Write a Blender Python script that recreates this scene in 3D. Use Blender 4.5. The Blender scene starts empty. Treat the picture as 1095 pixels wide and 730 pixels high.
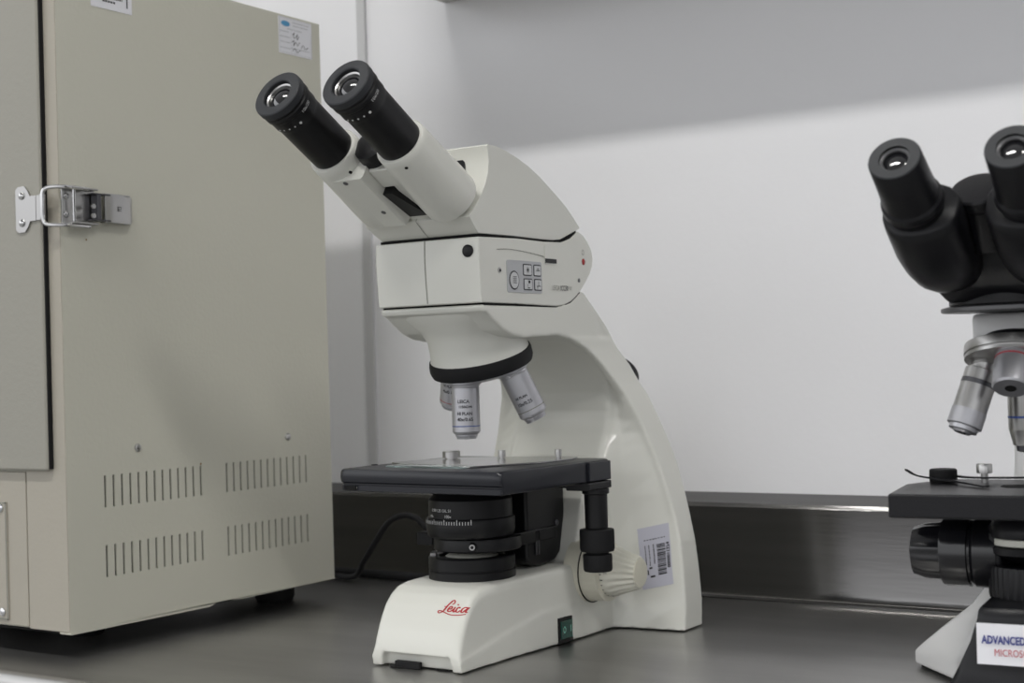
import bpy, bmesh, math, random
from mathutils import Vector, Matrix
from mathutils.bvhtree import BVHTree
random.seed(4)
PI = math.pi
sc = bpy.context.scene
COL = sc.collection
rad = math.radians

# ------------------------------------------------------------------ materials
def mat(name, col, rough=.5, metal=0., coat=0., spec=.5, bump=0., bscale=400., aniso=0., emit=0., var=0., vscale=8., stretch=None, trans=0., ior=1.45):
    m = bpy.data.materials.new(name); m.use_nodes = True
    nt = m.node_tree; N = nt.nodes; L = nt.links
    b = N['Principled BSDF']
    b.inputs['Base Color'].default_value = (*col, 1)
    b.inputs['Roughness'].default_value = rough
    b.inputs['Metallic'].default_value = metal
    b.inputs['Coat Weight'].default_value = coat
    b.inputs['Coat Roughness'].default_value = .08
    b.inputs['Specular IOR Level'].default_value = spec
    b.inputs['Anisotropic'].default_value = aniso
    b.inputs['IOR'].default_value = ior
    b.inputs['Transmission Weight'].default_value = trans
    if emit:
        b.inputs['Emission Color'].default_value = (*col, 1); b.inputs['Emission Strength'].default_value = emit
    if bump or var:
        tc = N.new('ShaderNodeTexCoord'); mp = N.new('ShaderNodeMapping'); L.new(tc.outputs['Object'], mp.inputs['Vector'])
        if stretch: mp.inputs['Scale'].default_value = stretch
        if var:
            n = N.new('ShaderNodeTexNoise'); n.inputs['Scale'].default_value = vscale; n.inputs['Detail'].default_value = 6
            L.new(mp.outputs[0], n.inputs['Vector'])
            r = N.new('ShaderNodeValToRGB'); L.new(n.outputs['Fac'], r.inputs['Fac'])
            r.color_ramp.elements[0].position = .3; r.color_ramp.elements[1].position = .7
            r.color_ramp.elements[0].color = (*[c*(1-var) for c in col], 1); r.color_ramp.elements[1].color = (*[min(1, c*(1+var)) for c in col], 1)
            L.new(r.outputs[0], b.inputs['Base Color'])
        if bump:
            n2 = N.new('ShaderNodeTexNoise'); n2.inputs['Scale'].default_value = bscale; n2.inputs['Detail'].default_value = 4
            L.new(mp.outputs[0], n2.inputs['Vector'])
            bp = N.new('ShaderNodeBump'); bp.inputs['Strength'].default_value = bump; bp.inputs['Distance'].default_value = .001
            L.new(n2.outputs['Fac'], bp.inputs['Height']); L.new(bp.outputs[0], b.inputs['Normal'])
    return m
M = dict(
    wall=mat('wall_paint', (.84, .84, .865), .75, bump=.25, bscale=120, var=.02, vscale=3),
    trim=mat('joint_strip', (.56, .56, .57), .6),
    shelf=mat('shelf_paint', (.5, .49, .48), .6),
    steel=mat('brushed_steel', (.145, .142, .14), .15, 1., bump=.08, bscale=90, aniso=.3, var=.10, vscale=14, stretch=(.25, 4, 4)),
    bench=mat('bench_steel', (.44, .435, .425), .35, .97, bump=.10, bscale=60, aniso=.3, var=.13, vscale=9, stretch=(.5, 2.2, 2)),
    weld=mat('steel_edge', (.7, .68, .64), .25, 1.),
    floor=mat('floor_vinyl', (.3, .3, .29), .5, var=.06),
    ceil=mat('ceiling_paint', (.8, .8, .8), .8),
    white=mat('microscope_enamel', (.70, .70, .65), .34, coat=.25),
    white2=mat('microscope_enamel_cream', (.66, .65, .57), .4),
    knobw=mat('cream_plastic', (.66, .64, .54), .42),
    black=mat('black_plastic', (.007, .007, .008), .40, spec=.35),
    blackm=mat('black_matte_rubber', (.010, .010, .011), .65, spec=.3),
    ring=mat('eyecup_rubber', (.024, .026, .030), .55),
    stage=mat('stage_anodised', (.013, .014, .019), .28, spec=.5, bump=.06, bscale=900),
    gap=mat('dark_seam', (.01, .01, .01), .8, spec=.2),
    seam=mat('grey_seam', (.25, .25, .22), .8),
    silver=mat('satin_chrome', (.46, .455, .45), .28, 1.),
    silver2=mat('bright_chrome', (.62, .62, .62), .15, 1.),
    objm=mat('objective_satin_metal', (.50, .50, .53), .38, .75),
    objd=mat('dark_metal', (.12, .12, .13), .35, .9),
    ink=mat('printed_ink', (.03, .03, .035), .6),
    lens=mat('lens_coating', (.006, .006, .008), .04, coat=1., spec=1.),
    red=mat('logo_red', (.42, .012, .02), .5),
    redled=mat('red_indicator', (.35, .02, .02), .25),
    blue=mat('blue_band', (.05, .09, .3), .5),
    panel=mat('keypad_grey', (.47, .48, .50), .5),
    key=mat('keypad_button', (.60, .61, .62), .5),
    wprint=mat('white_print', (.62, .62, .62), .6),
    glass=mat('slide_glass', (.72, .9, .86), .05, trans=.9, ior=1.5),
    paper=mat('sticker_paper', (.52, .52, .60), .6),
    paper2=mat('sticker_paper_white', (.80, .80, .84), .6),
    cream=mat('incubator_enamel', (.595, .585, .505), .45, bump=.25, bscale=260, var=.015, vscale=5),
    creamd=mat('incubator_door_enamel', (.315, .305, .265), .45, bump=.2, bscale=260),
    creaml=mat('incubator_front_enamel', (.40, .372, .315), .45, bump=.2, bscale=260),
    green=mat('green_switch', (.005, .06, .045), .25, coat=.5),
    greenl=mat('switch_mark', (.25, .55, .45), .4),
    skyblue=mat('logo_blue', (.10, .32, .55), .6),
    navy=mat('navy_ink', (.03, .04, .22), .6),
    redink=mat('red_ink', (.45, .05, .07), .6),
    rubberfoot=mat('rubber_foot', (.01, .01, .01), .8),
    lamp=mat('lamp_diffuser', (1., .985, .95), .5, emit=40.),
    mount=mat('grey_mount_metal', (.13, .13, .135), .4, .6),
    plate=mat('polished_plate', (.42, .42, .42), .16, 1., bump=.04, bscale=300),
    scopewhite=mat('pale_grey_enamel', (.66, .66, .66), .4, coat=.2),
    scopeblack=mat('black_enamel', (.008, .008, .010), .36, spec=.35, bump=.1, bscale=700),
    bakelite=mat('gloss_black_knob', (.007, .007, .009), .25, coat=.3),
    condlens=mat('condenser_glass', (.62, .62, .56), .3),
    rust=mat('rust_stain', (.30, .20, .10), .8),
)

# ------------------------------------------------------------------ helpers
def link(name, bm, m, parent=None, smooth=True, bev=0., seg=2, angle=35, mw=None):
    bmesh.ops.recalc_face_normals(bm, faces=bm.faces)
    me = bpy.data.meshes.new(name); bm.to_mesh(me); bm.free()
    if isinstance(m, (list, tuple)):
        for k in m: me.materials.append(M[k])
    else: me.materials.append(M[m])
    o = bpy.data.objects.new(name, me); COL.objects.link(o)
    if parent: o.parent = parent
    if mw is not None: o.matrix_local = mw
    if smooth:
        for p in me.polygons: p.use_smooth = True
        me.set_sharp_from_angle(angle=rad(angle))
    if bev:
        b = o.modifiers.new('bevel', 'BEVEL'); b.width = bev; b.segments = seg; b.limit_method = 'ANGLE'; b.angle_limit = rad(32)
        b.harden_normals = True
    return o
def new(): return bmesh.new()
def box(bm, x0, x1, y0, y1, z0, z1, T=None):
    vs = [bm.verts.new((x, y, z)) for z in (z0, z1) for y in (y0, y1) for x in (x0, x1)]
    if T is not None:
        for v in vs: v.co = T @ v.co
    for f in ((0, 2, 3, 1), (4, 5, 7, 6), (0, 1, 5, 4), (2, 6, 7, 3), (0, 4, 6, 2), (1, 3, 7, 5)):
        bm.faces.new([vs[i] for i in f])
    return vs
def loft(bm, rings, cap=True, closed=True):
    R = [[bm.verts.new(p) for p in r] for r in rings]
    n = len(R[0])
    for a, b in zip(R, R[1:]):
        for i in range(n if closed else n-1):
            j = (i+1) % n
            try: bm.faces.new((a[i], a[j], b[j], b[i]))
            except ValueError: pass
    if cap:
        bm.faces.new(R[0][::-1]); bm.faces.new(R[-1])
    return R
def frame(o, d, up=(0, 0, 1)):
    """matrix: local z along d, origin o, local x = up-ish perpendicular"""
    z = Vector(d).normalized(); u = Vector(up)
    if abs(z.dot(u.normalized())) > .98: u = Vector((0, 1, 0))
    x = (u - z*z.dot(u)).normalized(); y = z.cross(x)
    m = Matrix((x, y, z)).transposed().to_4x4(); m.translation = Vector(o); return m
def lathe(bm, prof, T=None, n=48, r=None, cap=True, rib=None):
    """prof: list of (radius, height). rib=(count, depth, lo, hi): ribbed between profile indices"""
    rings = []
    for k, (pr, h) in enumerate(prof):
        ring = []
        for i in range(n):
            a = 2*PI*i/n; q = pr
            if rib and rib[2] <= k <= rib[3]:
                q = pr - rib[1]*(.5-.5*math.cos(rib[0]*a))
            ring.append(Vector((q*math.cos(a), q*math.sin(a), h)))
        rings.append(ring)
    if T is not None: rings = [[T @ p for p in r_] for r_ in rings]
    return loft(bm, rings, cap)
def prism(bm, poly, x0, x1, axis='x'):
    """poly in (y,z) extruded along x, or (x,z) along y, or (x,y) along z"""
    def P(a, b, c): return {'x': (c, a, b), 'y': (a, c, b), 'z': (a, b, c)}[axis]
    loft(bm, [[P(a, b, x0) for a, b in poly], [P(a, b, x1) for a, b in poly]])
def tube(bm, pts, r, n=10, cap=True):
    pts = [Vector(p) for p in pts]; rings = []; prev = None
    for i, p in enumerate(pts):
        t = (pts[min(i+1, len(pts)-1)] - pts[max(i-1, 0)]).normalized()
        if prev is None:
            u = Vector((0, 0, 1)) if abs(t.z) < .9 else Vector((1, 0, 0))
            x = (u - t*t.dot(u)).normalized()
        else: x = (prev - t*t.dot(prev)).normalized()
        prev = x; y = t.cross(x)
        rr = r[i] if isinstance(r, (list, tuple)) else r
        rings.append([p + rr*(x*math.cos(2*PI*k/n) + y*math.sin(2*PI*k/n)) for k in range(n)])
    loft(bm, rings, cap)
def spline(P, n=8):
    P = [Vector(p) for p in P]; out = []
    Q = [2*P[0]-P[1]] + P + [2*P[-1]-P[-2]]
    for i in range(1, len(Q)-2):
        for k in range(n):
            t = k/n; a, b, c, d = Q[i-1:i+3]
            out.append(.5*((2*b) + (-a+c)*t + (2*a-5*b+4*c-d)*t*t + (-a+3*b-3*c+d)*t**3))
    out.append(P[-1]); return out
def rrect(w, h, r, n=5):
    out = []
    for cx, cy, a0 in ((w/2-r, h/2-r, 0), (-w/2+r, h/2-r, 90), (-w/2+r, -h/2+r, 180), (w/2-r, -h/2+r, 270)):
        for k in range(n+1):
            a = rad(a0+90*k/n); out.append((cx+r*math.cos(a), cy+r*math.sin(a)))
    return out
def empty(name, loc=(0, 0, 0), rz=0., parent=None):
    o = bpy.data.objects.new(name, None); COL.objects.link(o); o.location = loc; o.rotation_euler = (0, 0, rz)
    o.empty_display_size = .02
    if parent: o.parent = parent
    return o
def tag(o, label=None, cat=None, group=None, kind=None):
    if label: o['label'] = label
    if cat: o['category'] = cat
    if group: o['group'] = group
    if kind: o['kind'] = kind
    return o
def text_bm(s, size, align='LEFT', bold=0., shear=0., xs=1.):
    cu = bpy.data.curves.new('t', 'FONT'); cu.body = s; cu.size = size; cu.align_x = align; cu.resolution_u = 3
    cu.offset = bold; cu.shear = shear
    o = bpy.data.objects.new('t', cu); COL.objects.link(o)
    dg = bpy.context.evaluated_depsgraph_get(); me = bpy.data.meshes.new_from_object(o.evaluated_get(dg))
    bm = bmesh.new(); bm.from_mesh(me)
    for v in bm.verts: v.co.x *= xs
    bpy.data.objects.remove(o); bpy.data.curves.remove(cu); bpy.data.meshes.remove(me)
    return bm
def merge(dst, src, fn):
    mp = {v: dst.verts.new(fn(v.co)) for v in src.verts}
    for f in src.faces:
        try: dst.faces.new([mp[v] for v in f.verts])
        except ValueError: pass
    src.free()
def flat_text(dst, s, size, o, u, v, off=.0003, **k):
    o, u, v = Vector(o), Vector(u).normalized(), Vector(v).normalized(); n = u.cross(v)
    merge(dst, text_bm(s, size, **k), lambda c: o + u*c.x + v*c.y + n*off)
def rect(bm, o, u, v, x0, x1, y0, y1, off=.0003):
    o, u, v = Vector(o), Vector(u).normalized(), Vector(v).normalized(); n = u.cross(v)
    bm.faces.new([bm.verts.new(o+u*a+v*b+n*off) for a, b in ((x0, y0), (x1, y0), (x1, y1), (x0, y1))])
def slab(bm, o, u, v, x0, x1, y0, y1, t0, t1):
    o, u, v = Vector(o), Vector(u).normalized(), Vector(v).normalized(); n = u.cross(v)
    T = Matrix((u, v, n)).transposed().to_4x4(); T.translation = o
    box(bm, x0, x1, y0, y1, t0, t1, T)
def ribbon(bm, pts, w, fn):
    """flat stroke of varying width; pts 2D"""
    P = [Vector((p[0], p[1])) for p in pts]; A = []; B = []
    for i, p in enumerate(P):
        t = (P[min(i+1, len(P)-1)] - P[max(i-1, 0)]); t = t.normalized() if t.length else Vector((1, 0))
        q = Vector((-t.y, t.x))*w*(.55+.45*abs(t.y))/2
        A.append(bm.verts.new(fn(*(p+q)))); B.append(bm.verts.new(fn(*(p-q))))
    for i in range(len(P)-1):
        bm.faces.new((A[i], A[i+1], B[i+1], B[i]))
def wrap(dst, s, size, T, R, ang, h, flip=1, **k):
    """text around the lathe axis of T: reads along +angle, letters' up = -axis (flip=1) """
    def fn(c):
        a = ang + flip*c.x/R
        return T @ Vector((R*math.cos(a), R*math.sin(a), h - flip*c.y))
    merge(dst, text_bm(s, size, **k), fn)

# ------------------------------------------------------------------ the room
WY = 1.26
def struct(name, bm, m, **k):
    o = link(name, bm, m, **k); o['kind'] = 'structure'; return o
bm = new(); box(bm, -3, 3, WY, WY+.1, -.9, 2.0); struct('wall_back', bm, 'wall', smooth=False)
bm = new(); box(bm, -3, 3, -3.4, WY, -1.0, -.9); struct('floor', bm, 'floor', smooth=False)
bm = new(); box(bm, -3, 3, -3.4, WY+.1, 1.95, 2.05); struct('ceiling', bm, 'ceil', smooth=False)
bm = new(); box(bm, -1.0075, -.9965, WY-.004, WY+.001, .09, 1.95); struct('trim_1', bm, 'trim', smooth=False)
def ceiling_lamp(x, y, w, d, label):
    r = empty('ceiling_lamp', (x, y, 1.95)); tag(r, label, 'ceiling lamp', 'ceiling lamps')
    b = new(); box(b, -w/2-.03, w/2+.03, -d/2-.03, d/2+.03, -.05, -.0005); link('housing', b, 'ceil', r, bev=.004)
    b = new(); box(b, -w/2, w/2, -d/2, d/2, -.056, -.0505); link('diffuser', b, 'lamp', r, smooth=False)
ceiling_lamp(-.80, -.12, .95, .11, 'fluorescent ceiling lamp nearest the bench')
ceiling_lamp(1.10, -.12, .95, .11, 'fluorescent ceiling lamp to the right, over the aisle')

# shelf above the bench
r = empty('wall_shelf', (.4, WY, .605)); tag(r, 'grey shelf fixed high on the wall above the microscopes', 'shelf')
b = new(); box(b, -1.291, 1.3, -.145, 0, 0, .30); link('cabinet_body', b, 'shelf', r, bev=.002)
b = new()
for i in range(3): box(b, -1.285+i*.862, -1.285+i*.862+.857, -.1625, -.1455, .004, .296)
link('door', b, 'shelf', r, bev=.002)

# bench: worktop with folded front edge, cove, backsplash
bm = new()
prof = [(.735, -.035), (.712, -.035), (.706, -.028), (.7065, -.006), (.709, -.001), (.714, .0012), (.719, 0), (.727, -.0002)]
poly = prof + [(1.228, 0), (1.228, -.035)]
prism(bm, poly, -1.9, 1.7); r = link('worktop', bm, 'bench', angle=50)
tag(r, 'stainless steel worktop with a rolled front edge', 'worktop')
bm = new()
prism(bm, [(1.2285, -.035), (1.2285, .001), (1.232, .0045), (1.234, .010), (1.234, .0835), (1.236, .0872), (1.241, .0885), (1.2595, .0945), (1.2595, -.035)], -1.9, 1.7)
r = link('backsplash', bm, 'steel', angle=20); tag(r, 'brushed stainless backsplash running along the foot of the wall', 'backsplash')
bm = new(); tube(bm, [(-1.9+i*.12, 1.2318, .0022) for i in range(31)], .0016, 8); link('weld_seam', bm, 'weld', r)
r = empty('bench_cabinet', (-.1, .98, -.9)); tag(r, 'stainless base cabinet carrying the worktop', 'cabinet')
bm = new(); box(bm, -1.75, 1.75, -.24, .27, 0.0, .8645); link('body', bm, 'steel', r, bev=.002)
for i in range(4):
    bm = new(); box(bm, -1.74+i*.872, -1.74+i*.872+.864, -.262, -.2405, .08, .85); d = link('door', bm, 'steel', r, bev=.002)
    bm = new(); x = -1.74+i*.872+.80; tube(bm, [(x, -.262, .6), (x, -.285, .605), (x, -.285, .72), (x, -.262, .725)], .005); link('door_handle', bm, 'silver', d)

# ------------------------------------------------------------------ incubator
def incubator():
    X, Y0, Y1, Z0, Z1 = -.917, .767, 1.0855, .0205, .5555
    r = empty('incubator', (X, Y0, 0)); tag(r, 'cream enamelled laboratory incubator cabinet on the left of the bench', 'incubator')
    W = .46
    def bx(b, x0, x1, y0, y1, z0, z1): box(b, x0-X, x1-X, y0-Y0, y1-Y0, z0, z1)
    b = new(); bx(b, X-W, X-.008, Y0+.001, Y1-.001, Z0+.001, Z1-.001); link('body', b, 'cream', r, bev=.001)
    b = new(); bx(b, X-.0078, X-.0055, Y0+.02, Y1-.02, Z0+.02, .2); link('vent_backing', b, 'gap', r)
    # side panel with cut vent slots
    g1 = [.8054 + i*(.9116-.8054)/12 for i in range(13)]; g2 = [.9434 + i*(1.0486-.9434)/12 for i in range(13)]
    sw = .0011
    ys = [Y0] + [y+s for y in g1+g2 for s in (-sw, sw)] + [Y1]
    zs = [Z0, .0594, .0850, .1153, .1409, .34, Z1]
    b = new(); vv = {}
    def V(i, j):
        if (i, j) not in vv: vv[i, j] = b.verts.new((0, ys[i]-Y0, zs[j]))
        return vv[i, j]
    for i in range(len(ys)-1):
        for j in range(len(zs)-1):
            if i % 2 == 1 and j in (1, 3): continue
            b.faces.new((V(i, j), V(i+1, j), V(i+1, j+1), V(i, j+1)))
    for v in list(b.verts): pass
    o = link('side_panel', b, 'cream', r, smooth=False)
    so = o.modifiers.new('thick', 'SOLIDIFY'); so.thickness = .0016; so.offset = -1
    # folded corner strips and lower lip
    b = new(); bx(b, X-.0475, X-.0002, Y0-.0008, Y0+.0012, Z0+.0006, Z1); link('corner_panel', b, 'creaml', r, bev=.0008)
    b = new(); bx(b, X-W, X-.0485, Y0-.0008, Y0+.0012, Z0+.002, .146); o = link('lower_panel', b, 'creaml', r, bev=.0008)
    b = new()
    prism(b, [(-.0008, Z0), (.0, Z0-.0012), (.15, Z0-.0022), (.162, Z0+.0006), (.19, Z0-.0012), (Y1-Y0, Z0-.001), (Y1-Y0, Z0+.0005), (0, Z0+.0005)], -.012, .0006)
    link('bottom_lip', b, 'cream', r, smooth=False)
    b = new(); bx(b, X-W, X-.002, Y0+.002, Y1-.002, Z0-.0012, Z0+.001); link('base_plate', b, 'gap', r, smooth=False)
    for fx, fy in ((X-.085, Y0+.085), (X-.05, Y1-.03), (X-W+.05, Y0+.085), (X-W+.05, Y1-.03)):
        b = new(); lathe(b, [(.017, .0), (.019, .004), (.019, .0195)], Matrix.Translation((fx-X, fy-Y0, 0)), 24); link('foot', b, 'rubberfoot', r)
    # door
    b = new()
    dx1 = -.9320
    T = Matrix.Identity(4)
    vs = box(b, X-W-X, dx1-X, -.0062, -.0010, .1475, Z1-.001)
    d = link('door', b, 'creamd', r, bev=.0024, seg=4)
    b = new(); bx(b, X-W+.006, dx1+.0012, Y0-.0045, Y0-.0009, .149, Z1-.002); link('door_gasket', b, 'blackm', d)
    # keeper plate on the door (front face), two rivets
    b = new(); dy = -.0062
    kx = -.9520-X; kz = .3548
    pts = [(-.0085, -.0185), (-.0055, -.0212), (.002, -.0212), (.006, -.0165), (.0085, -.0115), (.0155, -.0115), (.0155, .0115), (.0085, .0115), (.006, .0165), (.002, .0212), (-.0055, .0212), (-.0085, .0185)]
    loft(b, [[(kx+a, dy-t, kz+c*.86) for a, c in pts] for t in (0, .0015)])
    kp = link('keeper_plate', b, 'silver', d, smooth=False)
    b = new(); box(b, kx+.0135, kx+.0260, dy-.0012, dy-.0002, kz-.0100, kz+.0100); box(b, kx+.0245, kx+.0262, dy-.0055, dy-.0002, kz-.0100, kz+.0100); link('keeper_hook', b, 'silver', kp, bev=.0006)
    for s in (-1, 1):
        b = new(); lathe(b, [(.0032, 0), (.0030, .001), (.002, .0018), (.0005, .0022)], frame((kx-.001, dy-.0014, kz+s*.0108), (0, -1, 0)), 16); link('rivet', b, 'silver2', kp)
    # latch on the side face
    la = empty('toggle_latch', (0, -.0215, 0), 0, r)
    zc = .3558
    b = new(); box(b, .0003, .002, .022, .054, zc-.0145, zc+.0145)
    box(b, .002, .0095, .026, .052, zc-.0145, zc-.013); box(b, .002, .0095, .026, .052, zc+.013, zc+.0145)
    link('latch_base', b, 'silver', la, bev=.0004)
    for s in (-1, 1):
        b = new(); lathe(b, [(.0027, 0), (.0025, .001), (.001, .0018)], frame((.0021, .0255, zc+s*.0072), (1, 0, 0)), 14); link('latch_screw', b, 'silver2', la)
    b = new(); tube(b, [(.0072, .0290, zc-.0128), (.0072, .0290, zc+.0128)], .0014); link('latch_pin', b, 'silver2', la)
    loop = [(.0075, .0440, zc-.0148), (.0078, .036, zc-.0150), (.0078, .026, zc-.0150), (.0070, .0200, zc-.0150), (.0030, .0150, zc-.0150), (-.0030, .0112, zc-.0142), (-.0058, .0098, zc-.0105), (-.0060, .0095, zc), (-.0058, .0098, zc+.0105), (-.0030, .0112, zc+.0142), (.0030, .0150, zc+.0150), (.0070, .0200, zc+.0150), (.0078, .026, zc+.0150), (.0078, .036, zc+.0150), (.0075, .0440, zc+.0148)]
    b = new(); tube(b, spline([(p[0], p[1], p[2]-.0012) for p in loop], 5), .0017, 10); link('wire_loop', b, 'silver2', la)
    b = new()
    box(b, .003, .0105, .050, .052+.002, zc-.0105, zc+.0105)
    box(b, .003, .0105, .046, .064, zc-.0110, zc-.0098); box(b, .003, .0105, .046, .064, zc+.0098, zc+.0110)
    link('link_arm', b, 'objd', la, bev=.0003)
    b = new(); lathe(b, [(.0022, 0), (.002, .0016)], frame((.010, .0455, zc), (1, 0, 0)), 12); lathe(b, [(.0022, 0), (.002, .0016)], frame((.010, .0455, zc-.0075), (1, 0, 0)), 12); link('link_rivet', b, 'silver', la)
    b = new()
    top = spline([(.0085, .0595, 0), (.0098, .066, 0), (.0090, .078, 0), (.0062, .088, 0), (.0035, .0925, 0)], 4)
    rings = []
    for i, p in enumerate(top):
        hh = .0118 if i < len(top)-5 else .0118*(.78+.22*(len(top)-1-i)/5)
        rings.append([(p.x, p.y, zc-hh), (p.x, p.y, zc+hh), (p.x-.0012, p.y, zc+hh), (p.x-.0012, p.y, zc-hh)])
    loft(b, rings)
    box(b, .002, .0088, .0595, .086, zc-.0118, zc-.0106); box(b, .002, .0088, .0595, .086, zc+.0106, zc+.0118)
    lv = link('latch_lever', b, 'silver', la, bev=.0003)
    b = new()
    for q in ((0, 0, 3.6, .5), (0, 1.6, 3.6, .5), (0, 3.2, 3.6, .5), (0, 0, .5, 3.6), (3.1, 1.6, .5, 2), (1.4, 0, .5, 2)):
        rect(b, (.0096, .0715, zc-.002), (0, 1, 0), (0, 0, 1), q[0]*.001, (q[0]+q[2])*.001, q[1]*.001, (q[1]+q[3])*.001, .0006)
    link('stamped_mark', b, 'mount', lv)
    # side screws
    for y, z in ((.8404, .1611), (1.0240, .1596)):
        b = new(); lathe(b, [(.0034, 0), (.0033, .001), (.0024, .002), (.0006, .0024)], frame((0, y-Y0, z), (1, 0, 0)), 18); s = link('panel_screw', b, 'silver', r)
    # nameplate on the lower front
    b = new(); bx(b, -1.115, -.9885, Y0-.0019, Y0-.0009, .0262, .1218); npl = link('nameplate', b, 'creaml', r, bev=.0004)
    b = new()
    for a in ((-1.1145, -.989, .0266, .0278), (-1.1145, -.989, .1202, .1214), (-.9902, -.989, .0266, .1214)): bx(b, a[0], a[1], Y0-.0022, Y0-.0018, a[2], a[3])
    link('nameplate_border', b, 'seam', npl, smooth=False)
    for z in (.0325, .1165):
        b = new(); lathe(b, [(.0036, 0), (.0034, .001), (.002, .0018), (.0006, .002)], frame((-.9955-X, -.0019, z), (0, -1, 0)), 16); link('nameplate_screw', b, 'silver2', npl)
    # stickers on the side
    u, v = (0, 1, 0), (0, 0, 1)
    b = new(); slab(b, (.0001, .0357, .5200), u, v, 0, .0435, 0, .0335, 0, .0003); s1 = link('barcode_sticker', b, 'paper2', r, smooth=False)
    b = new(); x = .004
    while x < .0335:
        w = random.choice((.0004, .0007, .0011, .0016)); rect(b, (.0004, .0357, .5215), u, v, x, x+w, .0075, .029, .0002); x += w+random.choice((.0004, .0006, .0009))
    for k in range(5): rect(b, (.0004, .0357, .5215), u, v, .012+k*.0028, .0142+k*.0028, .0042, .0058, .0002)
    rect(b, (.0004, .0357, .5215), u, v, .0375, .0388, .003, .029, .0002)
    link('barcode', b, 'ink', s1, smooth=False)
    b = new(); slab(b, (.0001, 1.0266-Y0, .5190), u, v, 0, .0468, 0, .0345, 0, .0003); s2 = link('calibration_sticker', b, 'paper2', r, smooth=False)
    o0 = (.0004, 1.0266-Y0, .5190)
    b = new()
    for i in range(14):
        a = 2*PI*i/14
    vs = [b.verts.new((.0007, o0[1]+.0095+.0062*math.cos(2*PI*i/20), o0[2]+.0285+.0026*math.sin(2*PI*i/20))) for i in range(20)]; b.faces.new(vs)
    link('sticker_logo', b, 'skyblue', s2, smooth=False)
    b = new()
    for (x0, x1, z) in ((.019, .043, .0305), (.020, .041, .0275), (.012, .033, .0235), (.002, .014, .0205), (.002, .016, .0155), (.002, .016, .0105), (.0175, .0435, .0060), (.002, .0165, .0050)):
        x = x0
        while x < x1:
            w = random.uniform(.0008, .0026); rect(b, o0, u, v, x, min(x+w, x1), z, z+.0009, .0002); x += w+.0006
    for x in (.0010, .0172, .0457): rect(b, o0, u, v, x, x+.0003, .001, .024 if x > .01 else .0335, .0002)
    for z in (.0012, .0335): rect(b, o0, u, v, .001, .046, z, z+.0003, .0002)
    link('sticker_print', b, 'panel', s2, smooth=False)
    b = new()
    for st in ([(.019, .019), (.0215, .0215), (.0205, .0165), (.024, .018), (.026, .0205), (.0255, .0155), (.028, .019)], [(.018, .012), (.021, .014), (.0205, .009), (.023, .013), (.026, .010), (.029, .0135)], [(.031, .0085), (.034, .0115), (.037, .008), (.041, .0105)], [(.019, .004), (.022, .0065), (.025, .0035), (.030, .006)]):
        ribbon(b, [(p.x, p.y) for p in spline([(a, c, 0) for a, c in st], 5)], .0007, lambda a, c: (.0007, o0[1]+a, o0[2]+c))
    link('handwriting', b, 'ink', s2, smooth=False)
    # rust specks
    for (y, z, q) in ((.9116, .1425, .0013), (.792, .33, .0011)):
        b = new(); vs = [b.verts.new((.0003, y-Y0+q*math.cos(2*PI*i/9)*random.uniform(.6, 1.1), z+q*math.sin(2*PI*i/9)*random.uniform(.6, 1.1))) for i in range(9)]; b.faces.new(vs)
        link('rust_spot', b, 'rust', r, smooth=False)
incubator()

# ------------------------------------------------------------------ white microscope
OX, OY = -.6446, .8547
def lerp(P, z):
    if z <= P[0][0]: return P[0][1]
    for (a, b), (c, d) in zip(P, P[1:]):
        if z <= c: return b+(d-b)*(z-a)/(c-a)
    return P[-1][1]
def sym(half):
    """half: list of (x,y) from x~0 front around the right to x~0 back -> full ring"""
    left = [(-x, y) for x, y in half if abs(x) > 1e-6][::-1]
    return half + left

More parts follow.
